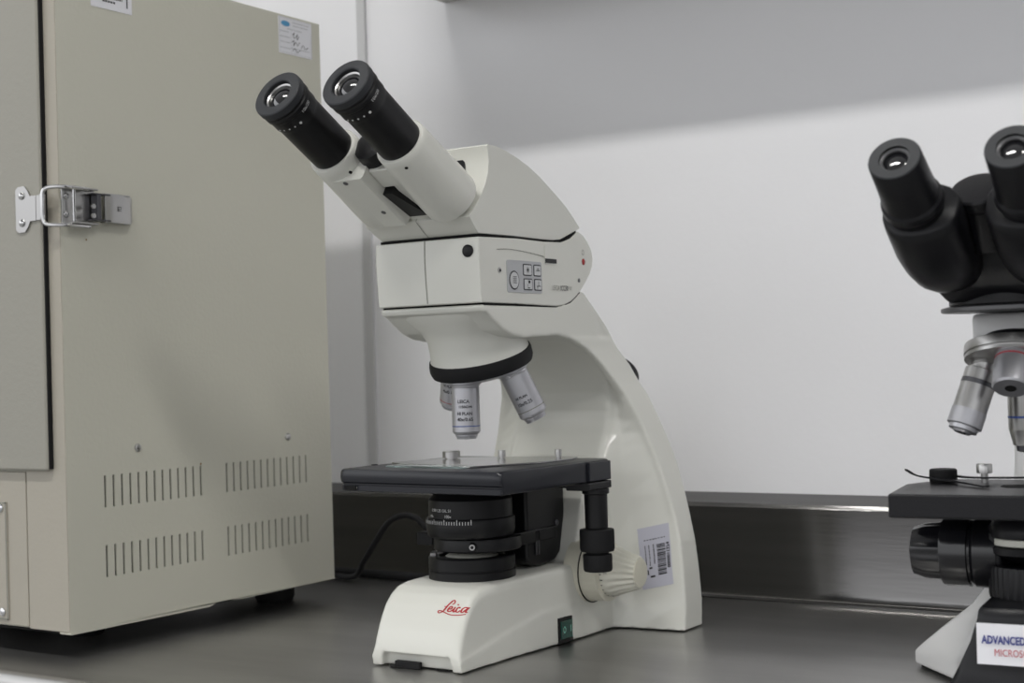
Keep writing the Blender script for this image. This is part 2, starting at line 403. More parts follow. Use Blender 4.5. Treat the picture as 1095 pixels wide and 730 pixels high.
A0 = rad(18)
def white_microscope():
    r = empty('microscope', (OX, OY, 0)); tag(r, 'white binocular microscope with digital camera module in the middle of the bench', 'microscope')
    # ---- stand: base + column + arm fused and rounded
    b = new()
    top = [(-.0030, .017), (-.0018, .0215), (.001, .0285), (.0032, .0330), (.0037, .0338), (.0055, .0375), (.0110, .0460), (.018, .0525), (.026, .0566), (.036, .0582), (.06, .0585), (.10, .0588), (.15, .0600), (.20, .062)]
    rings = []
    for y, zt in [(-.0040, .0125)] + top + [(.235, .062)]:
        wt = lerp([(0, .0385), (.03, .0390), (.10, .0420), (.165, .0502), (.3, .0502)], y)
        wb = lerp([(0, .0405), (.06, .0425), (.165, .0508), (.3, .0508)], y)
        zc = lerp([(0, .012), (.12, .034), (.15, .030), (.165, .012), (.3, .012)], y)
        zc = min(zc, zt-.003)
        z0 = 0.001 if y > -.0035 else .006
        hi = zt
        zn = .0112 if y < .0035 else z0
        half = [(0, zn), (.0305, zn), (.0315, z0), (wb, z0), (wb, max(zc-.003, z0+.001)), (wb-(wb-wt)*.5, zc+.0005), (wt+.0003, max(zc+.001, hi-.006)), (wt-.0012, hi-.0018), (wt-.005, hi-.0002), (0, hi)]
        rings.append([(x, y, z) for x, z in sym(half)])
    loft(b, rings)
    # column with wings
    P = [  # z, wc, yc, w, yf, yr
        (.001, .0515, .1985, .1120, .2085, .2445),
        (.020, .0515, .200, .1100, .2155, .2500),
        (.047, .0515, .202, .1064, .2207, .2535),
        (.070, .0505, .203, .1018, .2260, .2575),
        (.0916, .0500, .202, .0960, .2297, .2605),
        (.1092, .0490, .200, .0911, .2293, .2625),
        (.1268, .0475, .197, .0857, .2288, .2643),
        (.1400, .0465, .1990, .0816, .2273, .2640),
        (.1500, .0460, .2045, .0782, .2255, .2628),
        (.1600, .0460, .2105, .0746, .2240, .2612),
        (.1709, .0460, .2142, .0708, .2211, .2590),
        (.1850, .0460, .2150, .0652, .2160, .2565),
        (.1920, .0460, .2145, .0625, .2135, .2550),
        (.2026, .0455, .2110, .0580, .2060, .2490),
        (.2110, .0450, .2070, .0552, .1985, .2450),
        (.2178, .0440, .2010, .0536, .1919, .2405),
        (.2250, .0430, .1900, .0515, .1830, .2340),
        (.2315, .0420, .1760, .0499, .1727, .2270),
        (.2400, .0420, .1560, .0489, .1500, .2180)]
    rings = []
    for z, wc, yc, w, yf, yr in P:
        half = [(0, yc), (wc-.006, yc), (wc, yc+.002), (wc+.25*(w-wc), yc+.45*(yf-yc)+.0015), (w-.006, yf-.001), (w, yf), (w, yr-.003), (w-.003, yr), (w*.6, yr+.004), (0, yr+.006)]
        rings.append([(x, y, z) for x, y in sym(half)])
    loft(b, rings)
    # lower column core in front of the wings
    cw = .043
    prism(b, [(.150, .04), (.158, .075), (.166, .105), (.178, .128), (.196, .142), (.22, .142), (.22, .04)], -cw, cw)
    # upper arm
    arm = [(.0262, .2650), (.0285, .2600), (.0335, .2585), (.042, .2530), (.0537, .2460), (.066, .2420), (.082, .2400), (.1054, .2412), (.133, .2423), (.1545, .2388), (.1776, .2315), (.192, .222), (.203, .2095), (.212, .195), (.2145, .18),
           (.2480, .18), (.2540, .193), (.2455, .2085), (.2360, .2225), (.2235, .2370), (.2112, .2501), (.1900, .2665), (.1735, .2783), (.1675, .2763), (.1534, .2685), (.1326, .2650)]
    def aw(y, z): return lerp([(.18, .0420), (.2, .0450), (.22, .0485), (.24, .0480), (.27, .0472)], z)
    rings = [[(s*aw(y, z), y, z) for y, z in arm] for s in (-1, 1)]
    loft(b, rings)
    # throat block (front bottom corner cut) handled by nose housing
    st = link('stand', b, 'white', r)
    for mo in list(st.modifiers): st.modifiers.remove(mo)
    rm = st.modifiers.new('fuse', 'REMESH'); rm.mode = 'VOXEL'; rm.voxel_size = .0013; rm.use_smooth_shade = True
    sm = st.modifiers.new('soften', 'SMOOTH'); sm.factor = .5; sm.iterations = 7
    bpy.context.view_layer.update()
    dg = bpy.context.evaluated_depsgraph_get(); ev = st.evaluated_get(dg)
    me = bpy.data.meshes.new_from_object(ev); st.modifiers.clear(); st.data = me
    for p in me.polygons: p.use_smooth = True
    bvh = BVHTree.FromPolygons([v.co for v in me.vertices], [p.vertices for p in me.polygons])
    def onto(p, d, off):
        h = bvh.ray_cast(Vector(p), Vector(d))
        return (h[0] - Vector(d)*off) if h[0] else Vector(p)
    # front recess between the two toes + feet
    for fx, fy in ((-.019, .006), (.019, .012), (-.088, .232), (.088, .232)):
        b = new(); lathe(b, [(.0095, 0), (.0100, .0012)], Matrix.Translation((fx, fy, 0)), 24); link('foot', b, 'rubberfoot', r)
    b = new(); box(b, -.0105-.0105, .0015, -.0015, .0025, 0.0, .0052); link('cable_stop', b, 'blackm', r, bev=.0006)
    # logo script on the sloping front
    strokes = [
        ([(482, 268), (512, 250), (520, 215), (492, 185), (450, 200), (405, 275), (375, 345), (345, 405), (290, 455), (240, 472), (212, 445), (235, 418), (290, 425), (370, 452), (480, 486), (600, 497), (720, 485), (850, 463)], 26),
        ([(455, 195), (400, 280), (368, 350), (335, 410)], 34),
        ([(318, 325), (360, 322), (405, 305)], 22),
        ([(432, 372), (480, 368), (512, 345), (500, 315), (462, 322), (432, 370), (428, 408), (458, 428), (505, 412), (548, 375)], 30),
        ([(580, 318), (562, 370), (556, 410), (580, 425), (625, 385)], 32),
        ([(700, 335), (672, 318), (640, 340), (622, 385), (635, 422), (672, 422), (715, 385)], 30),
        ([(842, 325), (800, 315), (758, 345), (738, 392), (755, 425), (790, 408), (835, 350)], 30),
        ([(862, 318), (838, 375), (838, 420), (868, 425)], 30),
        ([(600, 268), (618, 262), (640, 272)], 26)]
    b = new()
    x0, x1, zt, zb = .0163, .0425, .0497, .0402
    def lm(px, py):
        x = x0+(px-205)/(900-205)*(x1-x0); z = zt-(py-180)/(500-180)*(zt-zb)
        x = x-.0036; h = onto((x, -.05, z), (0, 1, 0), .0003); return h
    for pts, w in strokes:
        ribbon(b, [(p.x, p.y) for p in spline([(a, c, 0) for a, c in pts], 4)], w*1.2, lm)
    link('script_logo', b, 'red', st, smooth=False)
    # power switch on the right of the base
    b = new()
    xs = .0465
    prism(b, [(.1185, .001), (.1395, .001), (.1395, .0212), (.1185, .0212)], xs-.012, xs+.0022); sw = link('switch_housing', b, 'black', r, bev=.0005)
    b = new(); prism(b, [(.1205, .0045), (.1375, .0045), (.1375, .0185), (.1205, .0185)], xs+.0018, xs+.0030); rk = link('rocker', b, 'green', sw, bev=.0004)
    b = new()
    o = Vector((xs+.0031, .1250, .0115)); n = 16
    A = [b.verts.new(o+Vector((0, .0020*math.cos(2*PI*i/n), .0026*math.sin(2*PI*i/n)))) for i in range(n)]; B = [b.verts.new(o+Vector((0, .0013*math.cos(2*PI*i/n), .0018*math.sin(2*PI*i/n)))) for i in range(n)]
    for i in range(n): b.faces.new((A[i], A[(i+1) % n], B[(i+1) % n], B[i]))
    rect(b, (xs+.0031, .1345, .0115), (0, 1, 0), (0, 0, 1), -.0004, .0004, -.0025, .0025, 0)
    link('switch_mark', b, 'greenl', rk, smooth=False)
    # asset label stuck on the wing
    C = [Vector((.0668, -.0, .0806)), Vector((.0910, 0, .0858)), Vector((.0990, 0, .0372)), Vector((.0735, 0, .0315))]
    def wl(s, t, off):
        p = (C[0]*(1-s)+C[1]*s)*(1-t)+(C[3]*(1-s)+C[2]*s)*t
        return onto((p.x, .1, p.z), (0, 1, 0), off)
    b = new(); n = 10; G = [[b.verts.new(wl(i/n, j/n, .0004)) for j in range(n+1)] for i in range(n+1)]
    for i in range(n):
        for j in range(n): b.faces.new((G[i][j], G[i+1][j], G[i+1][j+1], G[i][j+1]))
    lab = link('asset_label', b, 'paper', st)
    b = new()
    def q(s0, s1, t0, t1):
        k = 3
        R0 = [b.verts.new(wl(s0+(s1-s0)*i/k, t0, .0006)) for i in range(k+1)]; R1 = [b.verts.new(wl(s0+(s1-s0)*i/k, t1, .0006)) for i in range(k+1)]
        for i in range(k): b.faces.new((R0[i], R0[i+1], R1[i+1], R1[i]))
    t = .31
    while t < .82:
        h = random.choice((.006, .009, .014, .022)); q(.56, .83, t, t+h); t += h+random.choice((.007, .010, .013))
    for k in range(8): q(.18+k*.09, .18+k*.09+random.uniform(.03, .075), .205, .222)
    for c0, w in ((.18, .03), (.30, .03), (.44, .04)):
        t = .30
        while t < .62: h = random.uniform(.012, .03); q(c0, c0+w, t, t+h); t += h+.008
    q(.28, .38, .66, .69); q(.22, .26, .70, .78); q(.30, .45, .80, .83)
    tb = text_bm('0000011274', .0046, bold=.00022, xs=1.12)
    merge(b, tb, lambda c: wl(.90+(c.y/.0046)*.13-.03+.0, .72-(c.x/.026)*.42, .0006))
    link('barcode_print', b, 'ink', lab, smooth=False)

    # ---- focus knobs (right and left)
    for s in (1, -1):
        kn = new(); T = frame((s*.0505, .1685, .0525), (s, 0, 0))
        lathe(kn, [(.0255, -.012), (.0255, .0016), (.0243, .0022), (.0243, .0045), (.0240, .0125), (.0238, .0165), (.0205, .0178)], T, 96, rib=(24, .0004, 3, 4))
        kc = link('coarse_focus_knob', kn, 'knobw', r, angle=50)
        kn = new(); lathe(kn, [(.0248, .0014), (.0258, .0014), (.0258, .0020), (.0248, .0020)], T, 64, cap=False); link('dark_groove', kn, 'gap', kc)
        kn = new()
        lathe(kn, [(.0200, .0178), (.0200, .0205), (.0195, .0235), (.0170, .030), (.0145, .038), (.0132, .0425), (.0120, .0440)], T, 144, rib=(18, .0017, 3, 5))
        kf = link('fine_focus_knob', kn, 'white2', kc, angle=40)
        kn = new(); lathe(kn, [(.0112, .0438), (.0112, .0446), (.0100, .0449)], T, 40); link('knob_cap', kn, 'knobw', kf)
        kn = new()
        for k in range(28):
            a = 2*PI*k/28; R = .0202
            vs = [T @ Vector((R*math.cos(a+d), R*math.sin(a+d), h)) for d, h in ((-.02, .0182), (.02, .0182), (.02, .0182+(.0022 if k % 4 else .004)*.6), (-.02, .0182+(.0022 if k % 4 else .004)*.6))]
            kn.faces.new([kn.verts.new(v) for v in vs])
        for k, tx in enumerate(('0', '20', '40', '60', '80')):
            wrap(kn, tx, .0034, T, .0201, 2*PI*k/5+.3, .0222, flip=-1)
        kn2 = link('dial_scale', kn, 'ink', kf, smooth=False)
        kn = new(); rr = lathe(kn, [(.0247, -.001), (.0247, .0140), (.0244, .0150)], T, 8) if False else None
        kn.free()

    # ---- camera module body
    zb, zt2 = .2662, .3145
    side = [(.0258, zb), (.0242, .285), (.0235, .300), (.0240, zt2-.0002), (.0766, .3158), (.1153, .3154), (.1420, .3164), (.1560, .3200), (.1690, .3270), (.1790, .3245), (.1872, .3196), (.1945, .3130), (.1972, .3060), (.1950, .2990), (.1900, .2925), (.1800, .2845), (.1714, .2787), (.1640, .2745), (.1534, .2693), (.1420, .2662), (.1326, .2652), (.0739, .2661)]
    b = new()
    def cw_(y): return .0478 if y < .16 else .0478 - (y-.16)*.10
    n = 10; rings = []
    for i in range(n+1):
        s = -1+2*i/n
        rings.append([(s*cw_(y), y - (.0016*(1-s*s) if y < .03 else 0), z) for y, z in side])
    loft(b, rings)
    cam_b = link('camera_module', b, 'white', r, bev=.0012, seg=3, angle=40)
    # centre seam line on front
    b = new()
    for k in range(12):
        za, zc = zb+.001+k*.0039, zb+.001+(k+1)*.0039
        ya = lerp([(zb, .0258), (.285, .0242), (.300, .0235), (zt2, .0240)], za)-.0019; yb = lerp([(zb, .0258), (.285, .0242), (.300, .0235), (zt2, .0240)], zc)-.0019
        b.faces.new([b.verts.new(p) for p in ((-.00035, ya, za), (.00035, ya, za), (.00035, yb, zc), (-.00035, yb, zc))])
    link('centre_seam', b, 'seam', cam_b, smooth=False)
    b = new(); lathe(b, [(.0046, -.001), (.0046, .0014), (.0040, .0018)], frame((.0385, .0236, .3043), (0, -1, 0)), 28); link('button_plug', b, 'black', cam_b)
    xf = .0480
    u, v = (0, 1, 0), (0, 0, 1)
    def side_plate(poly, x0, x1): bb = new(); prism(bb, poly, x0, x1); return bb
    kp = link('keypad', side_plate([(.0843+a, .2868+c) for a, c in rrect(.0490, .0245, .002)], xf-.001, xf+.0003), 'panel', cam_b, smooth=False)
    def key(cy, cz, w, h, icon):
        ro = side_plate([(cy+a, cz+c) for a, c in rrect(w, h, .0012)], xf, xf+.00055)
        k = link('key', ro, 'ink', kp, smooth=False)
        ri = side_plate([(cy+a, cz+c) for a, c in rrect(w-.0016, h-.0016, .0008)], xf, xf+.0008)
        link('key_cap', ri, 'key', k, smooth=False)
        bb = new(); o = (xf+.0009, cy, cz)
        if icon == 0:
            for a in range(4):
                t = a*PI/4; uu = (0, math.cos(t), math.sin(t)); vv_ = (0, -math.sin(t), math.cos(t)); rect(bb, o, uu, vv_, -.0022, .0022, -.0002, .0002, .0001*(a+1)*.3)
        elif icon == 1: rect(bb, o, u, v, -.0025, .0025, -.0003, .0003); rect(bb, o, u, v, -.0010, .0010, .0010, .0016)
        elif icon == 2:
            rect(bb, o, u, v, -.0002, .0022, .0008, .0030); rect(bb, o, u, v, -.0012, .0018, -.0030, -.0024); rect(bb, o, u, v, -.0014, -.0010, -.0026, .0)
        else:
            rect(bb, o, u, v, -.0024, .0024, -.0014, -.0008); rect(bb, o, u, v, -.0003, .0003, -.0014, .0026); rect(bb, o, u, v, -.0020, -.0014, -.0030, -.0008)
        link('key_icon', bb, 'ink', k, smooth=False)
    key(.0879, .2922, .0122, .0090, 0); key(.1021, .2922, .0106, .0090, 1)
    key(.0883, .2812, .0122, .0090, 2); key(.1026, .2812, .0106, .0090, 3)
    bb = side_plate([(.0690+.0068*math.cos(2*PI*i/32), .2838+.0072*math.sin(2*PI*i/32)) for i in range(32)], xf, xf+.00055); k = link('round_key', bb, 'ink', kp, smooth=False)
    bb = side_plate([(.0690+.0058*math.cos(2*PI*i/32), .2838+.0062*math.sin(2*PI*i/32)) for i in range(32)], xf, xf+.0008); link('key_cap', bb, 'key', k, smooth=False)
    bb = new()
    for q_ in (-.0022, -.0007, .0008, .0023): rect(bb, (xf+.0009, .069, .2838), u, v, -.0026, .0026, q_, q_+.0005)
    link('key_icon', bb, 'ink', k, smooth=False)
    # recess outline with SD slot
    b = new(); pts = spline([(.0475, .3062, 0), (.062, .3070, 0), (.084, .3060, 0), (.108, .3040, 0), (.1145, .3030, 0)], 5)
    for a, c in zip(pts, pts[1:]): slab(b, (xf-.00025, a.x, a.y), u, v, 0, (c-a).length+.0002, -.0002, .0002, 0, .0004)
    link('panel_line', b, 'seam', cam_b, smooth=False)
    b = new(); prism(b, [(.1165+a*1+.0065, .3055+c) for a, c in rrect(.0175, .0155, .002)], xf-.002, xf-.0001+.0004); sl = link('card_bay', b, 'white', cam_b, smooth=False)
    b = new(); prism(b, [(.1145, .2988), (.1310, .2988), (.1310, .3022), (.1145, .3022)], xf-.001, xf+.0008); link('card_slot', b, 'black', sl, smooth=False)
    b = new(); lathe(b, [(.0021, 0), (.0021, .0004), (.0016, .0006)], frame((xf-.0001, .0500, .2908), (1, 0, 0)), 18); sc_ = link('grub_screw', b, 'silver', cam_b)
    b = new(); lathe(b, [(.0012, .0004), (.0012, .0008)], frame((xf-.0001, .0500, .2906), (1, 0, 0)), 6); link('socket', b, 'gap', sc_)
    xr = lambda y: cw_(y)+.0002
    b = new(); lathe(b, [(.0027, -.001), (.0027, .0003), (.0018, .0008)], frame((xr(.1775), .1775, .3024), (1, .1, 0)), 20); link('status_light', b, 'redled', cam_b)
    b = new(); lathe(b, [(.0017, -.001), (.0017, .0003)], frame((xr(.1676), .1676, .2868), (1, .1, 0)), 16); link('hole_plug', b, 'mount', cam_b)
    b = new(); flat_text(b, 'LEICA', .0056, (xf+.0001, .1240, .2778), u, v, off=.0002, xs=.74); flat_text(b, 'W', .0056, (xf+.0001, .1500, .2778), u, v, off=.0002, xs=.7)
    link('model_text', b, 'seam', cam_b, smooth=False)
    b = new(); flat_text(b, 'ICC50', .0056, (xf+.0001, .1365, .2778), u, v, off=.0002, xs=.80, bold=.00008); link('model_text', b, 'ink', cam_b, smooth=False)
    b = new()
    T = frame((xr(.1760), .1760, .3100), (1, .1, 0)); rr = []
    A = [T @ Vector((.0022*math.cos(2*PI*i/14), .0022*math.sin(2*PI*i/14), .0004)) for i in range(14)]; B = [T @ Vector((.0017*math.cos(2*PI*i/14), .0017*math.sin(2*PI*i/14), .0004)) for i in range(14)]
    A = [b.verts.new(p) for p in A]; B = [b.verts.new(p) for p in B]
    for i in range(14): b.faces.new((A[i], A[(i+1) % 14], B[(i+1) % 14], B[i]))
    link('light_symbol', b, 'seam', cam_b, smooth=False)
    # dark shadow gaps above and below the camera module
    b = new(); lo = [(y, z) for y, z in side]
    prism(b, [(.0285, .3135), (.140, .3150), (.1545, .3185), (.1665, .3255), (.1665, .3278), (.153, .3215), (.139, .3175), (.0285, .3168)], -.0462, .0462); link('shadow_gap', b, 'gap', cam_b, smooth=False)
    b = new(); prism(b, [(.0300, .2640), (.1326, .2636), (.1534, .2675), (.1690, .2765), (.1685, .2790), (.1534, .2705), (.1326, .2668), (.0300, .2668)], -.0466, .0466); link('shadow_gap', b, 'gap', cam_b, smooth=False)

    # ---- binocular head housing
    hs = [(.0281, .3170), (.0195, .3225), (.0125, .3280), (.0132, .3292), (.0198, .3345), (.0285, .3440), (.0350, .3535), (.0390, .3625), (.0404, .3715), (.0398, .3785), (.0388, .3828), (.0405, .3836), (.0520, .3832), (.0660, .3808), (.0800, .3775), (.0950, .3728), (.1110, .3664), (.1256, .3588), (.1380, .3524), (.1499, .3457), (.1610, .3379), (.1698, .3298), (.1692, .3288), (.1530, .3226), (.1430, .3187), (.1300, .3175), (.1153, .3172), (.0766, .3176)]
    b = new(); rings = []
    def hw(y, z):
        w = .0475 if z > .331 else .0482
        if z < .3275: w = .0482-(.3275-z)*.33
        return w
    for i in range(9):
        s = -1+2*i/8; rings.append([(s*hw(y, z), y, z) for y, z in hs])
    loft(b, rings); hd = link('head_housing', b, 'white', r, bev=.0011, seg=3, angle=40)
    b = new()
    for a, c in (((.0278, .3172), (.0195, .3225)), ((.0195, .3225), (.0125, .3280)), ((.0125, .3280), (.0132, .3292)), ((.0132, .3292), (.0198, .3345))):
        nx = Vector((0, -(c[1]-a[1]), (c[0]-a[0]))).normalized()*.00035
        if nx.y > 0: nx = -nx
        b.faces.new([b.verts.new(Vector(p)+nx) for p in ((-.0003, a[0], a[1]), (.0003, a[0], a[1]), (.0003, c[0], c[1]), (-.0003, c[0], c[1]))])
    link('centre_seam', b, 'seam', hd, smooth=False)
    # ---- twin viewing tubes at 30 degrees
    ax = Vector((0, -math.cos(rad(30)), math.sin(rad(30)))); dn = Vector((0, -math.sin(rad(30)), -math.cos(rad(30))))
    eye = Vector((0, -.1006, .4100)) + ax*.0018
    def axp(x, t): return Vector((x, 0, 0)) + eye - ax*t      # t metres down from the eyecup rim
    binoc = empty('binocular_tubes', (0, 0, 0), 0, r)
    # black pivot disc behind the tubes and pivot plate
    b = new(); lathe(b, [(.0172, -.006), (.0172, .0012), (.0165, .0018)], frame((.0100, .0396, .3660), (0, -.957, .29)), 48); pd = link('pivot_ring', b, 'black', r)
    b = new(); lathe(b, [(.0013, 0), (.0011, .0012)], frame((.0180, .0386, .3745), (0, -.957, .29)), 10); link('pivot_screw', b, 'silver2', pd)
    for s in (-1, 1):
        x = s*.0303
        # white tube
        b = new()
        T = frame(axp(x, .160), ax)
        lathe(b, [(.0185, .0225), (.0206, .0235), (.0213, .0260), (.0212, .040), (.0205, .060), (.0198, .088), (.0195, .0930), (.0186, .0942), (.0172, .0942)], T, 64)
        if s < 0:
            # flat-faced prism housing that bridges towards the middle
            Tb = Matrix((Vector((1, 0, 0)), dn, ax)).transposed().to_4x4(); Tb.translation = axp(0, .160)
            pl = [(-.0303, .0203), (-.0050, .0203), (-.0035, .0180), (-.0035, -.0100), (-.0303, -.0150)]
            rings = []
            for h, k in ((.0235, .8), (.030, 1), (.072, 1), (.083, .9)):
                rings.append([Tb @ Vector((px, py*(.93+.07*k), h)) for px, py in pl])
            loft(b, rings)
            # rounded outer underside
        else:
            Tb = Matrix((Vector((1, 0, 0)), dn, ax)).transposed().to_4x4(); Tb.translation = axp(0, .160)
            pl = [(.0300, .0110), (.0060, .0110), (.0045, .0090), (.0045, -.0120), (.0300, -.0150)]
            loft(b, [[Tb @ Vector((px, py, h)) for px, py in pl] for h in (.027, .080)])
        tb = link('viewing_tube', b, 'white', binoc if False else r, angle=38, bev=0)
        sc1 = new()
        for (dx, dt) in ((-.003, .0855), ):
            pass
        sc1.free()
        if s < 0:
            for (px, t) in ((-.0205, .080), (-.0125, .118)):
                b = new(); lathe(b, [(.0019, -.0006), (.0019, .0003), (.0014, .0006)], frame(axp(px, t)+dn*.0203, dn), 14); g = link('cover_screw', b, 'mount', tb)
            b = new(); lathe(b, [(.0013, -.0006), (.0013, .0004)], frame(axp(-.0105, .0712)+dn*.0180, dn), 12); link('grub_hole', b, 'gap', tb)
        else:
            a_ = rad(22); dd = dn*math.cos(a_)+Vector((1, 0, 0))*math.sin(a_)
            b = new(); lathe(b, [(.0013, -.0006), (.0013, .0005)], frame(axp(x, .0735)+dd*.0194, dd), 12); link('grub_hole', b, 'gap', tb)
        # black eyepiece
        b = new(); T = frame(axp(x, .0), -ax)
        lathe(b, [(.0112, .0015), (.0122, .0), (.0178, .0), (.0186, .0012), (.0187, .0055), (.0178, .0068), (.0178, .0080), (.0184, .0088), (.0184, .0115), (.0176, .0124), (.0176, .0205), (.0170, .0222), (.0168, .0250), (.0166, .0700), (.0110, .0700), (.0110, .012)], T, 64, cap=False)
        ep = link('eyepiece', b, 'black', r, angle=30)
        b = new(); lathe(b, [(.0110, .0010), (.0113, .0), (.0122, -.0006), (.0178, -.0002), (.0186, .0004), (.0189, .0014), (.0189, .0052), (.0182, .0062)], T, 64, cap=False); link('eyecup', b, 'ring', ep, angle=22)
        b = new(); lathe(b, [(.0116, .0008), (.0114, .003), (.0108, .0048)], T, 48, cap=False); link('eyecup_bore', b, 'ring', ep)
        b = new(); lathe(b, [(.0109, .0030), (.0098, .0036), (.0092, .0060)], T, 48, cap=False); link('chrome_ring', b, 'silver', ep)
        b = new(); lathe(b, [(.0001, .0022), (.003, .0024), (.006, .0032), (.0085, .0046), (.0099, .0062)], T, 48, cap=True); link('lens', b, 'lens', ep)
        b = new(); lathe(b, [(.0098, .0095), (.0098, .0090)], T, 32); 
        b.free()
        # white setting dots and lettering
        b = new()
        base_ang = 0
        def dirp(phi): return (dn*math.cos(phi) + Vector((1, 0, 0))*math.sin(phi)).normalized()
        for k, ph in enumerate((38, 22, 7, -8, -22)):
            d = dirp(rad(ph+6)); q0 = .0010 if k == 0 else .0006
            lathe(b, [(q0, -.0004), (q0, .0003)], frame(axp(x, .0185)+d*.0176, d), 10)
        link('setting_dot', b, 'wprint', ep)
        b = new(); Rr = .0179
        def tx(c, t0=.0105, ph0=rad(52), sz=1):
            ph = ph0 - c.x/Rr; d = dirp(ph); return axp(x, t0 - c.y) + d*(.0186)
        merge(b, text_bm('10x/20', .0036), lambda c: axp(x, .0128-c.x*0+ -c.y+.0016) + dirp(rad(62) + c.x/Rr)*.0178)
        link('eyepiece_text', b, 'wprint', ep, smooth=False)
    b = new(); lathe(b, [(.0240, .0), (.0240, .012), (.0230, .0135)], frame(axp(0, .1480)-dn*.012, ax), 72); link('swivel_base', b, 'white', r)
    # dark slot between the tubes
    Tb = Matrix((Vector((1, 0, 0)), dn, ax)).transposed().to_4x4(); Tb.translation = axp(0, .160)
    b = new(); loft(b, [[Tb @ Vector(p+(h,)) for p in ((-.0040, .0165-q), (.0050+q*2, .0165-q), (.0050+q*2, .0), (-.0040, .0))] for h, q in ((.0235, .0040), (.058, .0))]); link('tube_gap_cover', b, 'black', r, smooth=False)
    b = new(); loft(b, [[Tb @ Vector(p+(h,)) for p in ((-.0030, .0120), (.0150, .0120), (.0150, -.010), (-.0030, -.010))] for h in (.06, .080)]); link('tube_bridge', b, 'white', r, bev=.001)
    b = new(); lathe(b, [(.0120, 0), (.0140, .001), (.0140, .012), (.0135, .020), (.0130, .0245), (.0090, .0260)], frame(axp(0.0, .094)-dn*.004, ax), 48); hk = link('hinge_dial', b, 'black', r)
    b = new(); lathe(b, [(.0150, 0), (.0150, .003), (.0142, .0036)], frame(axp(0.0, .094)-dn*.004, ax), 48); link('hinge_collar', b, 'silver', hk)
    bpy.data.objects.remove(binoc)

    # ---- nose housing (white, under the head)
    Cn = Vector((0, .0915, .2275)); nrm = Vector((0, math.sin(A0), -math.cos(A0))); vh = Vector((0, math.cos(A0), math.sin(A0))); xh = Vector((1, 0, 0))
    N = 48; RR = .0412
    def ell(t, c, rx, ry, sq=2.):
        out = []
        for i in range(N):
            a = 2*PI*i/N; ca, sa = math.cos(a), math.sin(a)
            k = (abs(ca)**sq+abs(sa)**sq)**(-1/sq)
            out.append(c + xh*(rx*k*ca) + t*(ry*k*sa))
        return out
    b = new(); yv = Vector((0, 1, 0))
    rings = [ell(yv, Vector((0, .0775, .2592)), .0452, .0452, 5), ell(yv, Vector((0, .0775, .2582)), .0445, .0445, 5), ell((yv+Vector((0, 0, .04))).normalized(), Vector((0, .0785, .2540)), .0425, .0405, 3.2),
             ell((yv+Vector((0, 0, .12))).normalized(), Vector((0, .0810, .2488)), .0392, .0350, 2.4), ell((yv+Vector((0, 0, .22))).normalized(), Vector((0, .0845, .2435)), .0380, .0340, 2.1),
             ell(vh, Cn-nrm*.0085, .0388, .0372), ell(vh, Cn-nrm*.0015, .0396, .0392)]
    loft(b, rings); link('nose_housing', b, 'white', r, angle=60)
    b = new(); T = frame(Cn, nrm)
    lathe(b, [(.0385, -.0030), (.0402, -.0026), (.0410, .0000), (.0412, .0050), (.0400, .0085), (.0370, .0095)], T, 96, rib=(48, .0003, 2, 3)); tr = link('nosepiece', b, 'blackm', r)
    b = new(); lathe(b, [(.0372, .0085), (.0368, .0100), (.0330, .0122), (.0240, .0138), (.0010, .0142)], T, 64); link('nosepiece_plate', b, 'objm', tr)
    rho = .0262
    def objective(rv, L, R, tip, band, lines, label):
        rv = Vector(rv); base = Cn + nrm*.0100 + rv*rho; d = (nrm*math.cos(A0) + rv*math.sin(A0)*1.).normalized()
        if rv.y < -.5: d = Vector((0, 0, -1))
        T = frame(base, d)
        b = new()
        lathe(b, [(R*.95, -.004), (R*1.12, .0), (R*1.16, .0012), (R*1.16, .0035), (R*1.02, .0045), (R*.97, .0062), (R, .0066), (R, L*.78), (R*.985, L*.785), (R*.985, L*.80), (R, L*.805), (R, L*.875), (R*.96, L*.885)], T, 56)
        o = link('objective', b, 'objm', r, angle=30); o['label'] = label
        b = new(); lathe(b, [(R*.95, L*.88), (R*.93, L*.90), (R*.80, L*.925), (R*.78, L*.955), (tip*1.05, L*.965), (tip, L), (tip*.75, L)], T, 48); t = link('objective_tip', b, 'objm', o, angle=30)
        b = new(); lathe(b, [(tip*.7, L*.99), (tip*.3, L+.0004)], T, 24); link('front_lens', b, 'lens', t)
        b = new(); lathe(b, [(R*1.003, L*.775), (R*1.003, L*.79)], T, 56, cap=False); link('colour_band', b, band, o)
        # text: find the angle facing the viewer side
        b = new(); Ti = T.inverted().to_3x3()
        f = Ti @ Vector((.55, -.83, 0)); a0 = math.atan2(f.y, f.x)
        for s, sz, h, da in lines:
            # right-handed around -axis so that it reads left to right with letters upright (up = -d)
            wrap_text_up(b, s, sz, T, R+.00015, a0+da, h)
        link('engraving', b, 'ink', o, smooth=False)
        return o
    def wrap_text_up(dst, s, sz, T, R, a0, h):
        # z axis of T points down the objective; letters up = -z; reading direction must be ccw about +up = cw about z... sign below
        src = text_bm(s, sz, align='CENTER', bold=.00010)
        def fn(c):
            a = a0 - c.x/R
            return T @ Vector((R*math.cos(a), R*math.sin(a), h - c.y))
        merge(dst, src, fn)
    o1 = objective(-vh, .0458, .0108, .0074, 'blue', [('LEICA', .0036, .0180, .15), ('11506244', .0027, .0218, .02), ('HI PLAN', .0033, .0272, .08), ('40x/0.65', .0037, .0318, .05)], 'longest objective, blue band, hanging straight down')
    o2 = objective(xh, .0450, .0112, .0080, 'seam', [('10x/0.25', .0038, .0300, .25), ('HI PLAN', .0028, .0245, .3)], 'objective tilted out to the right')
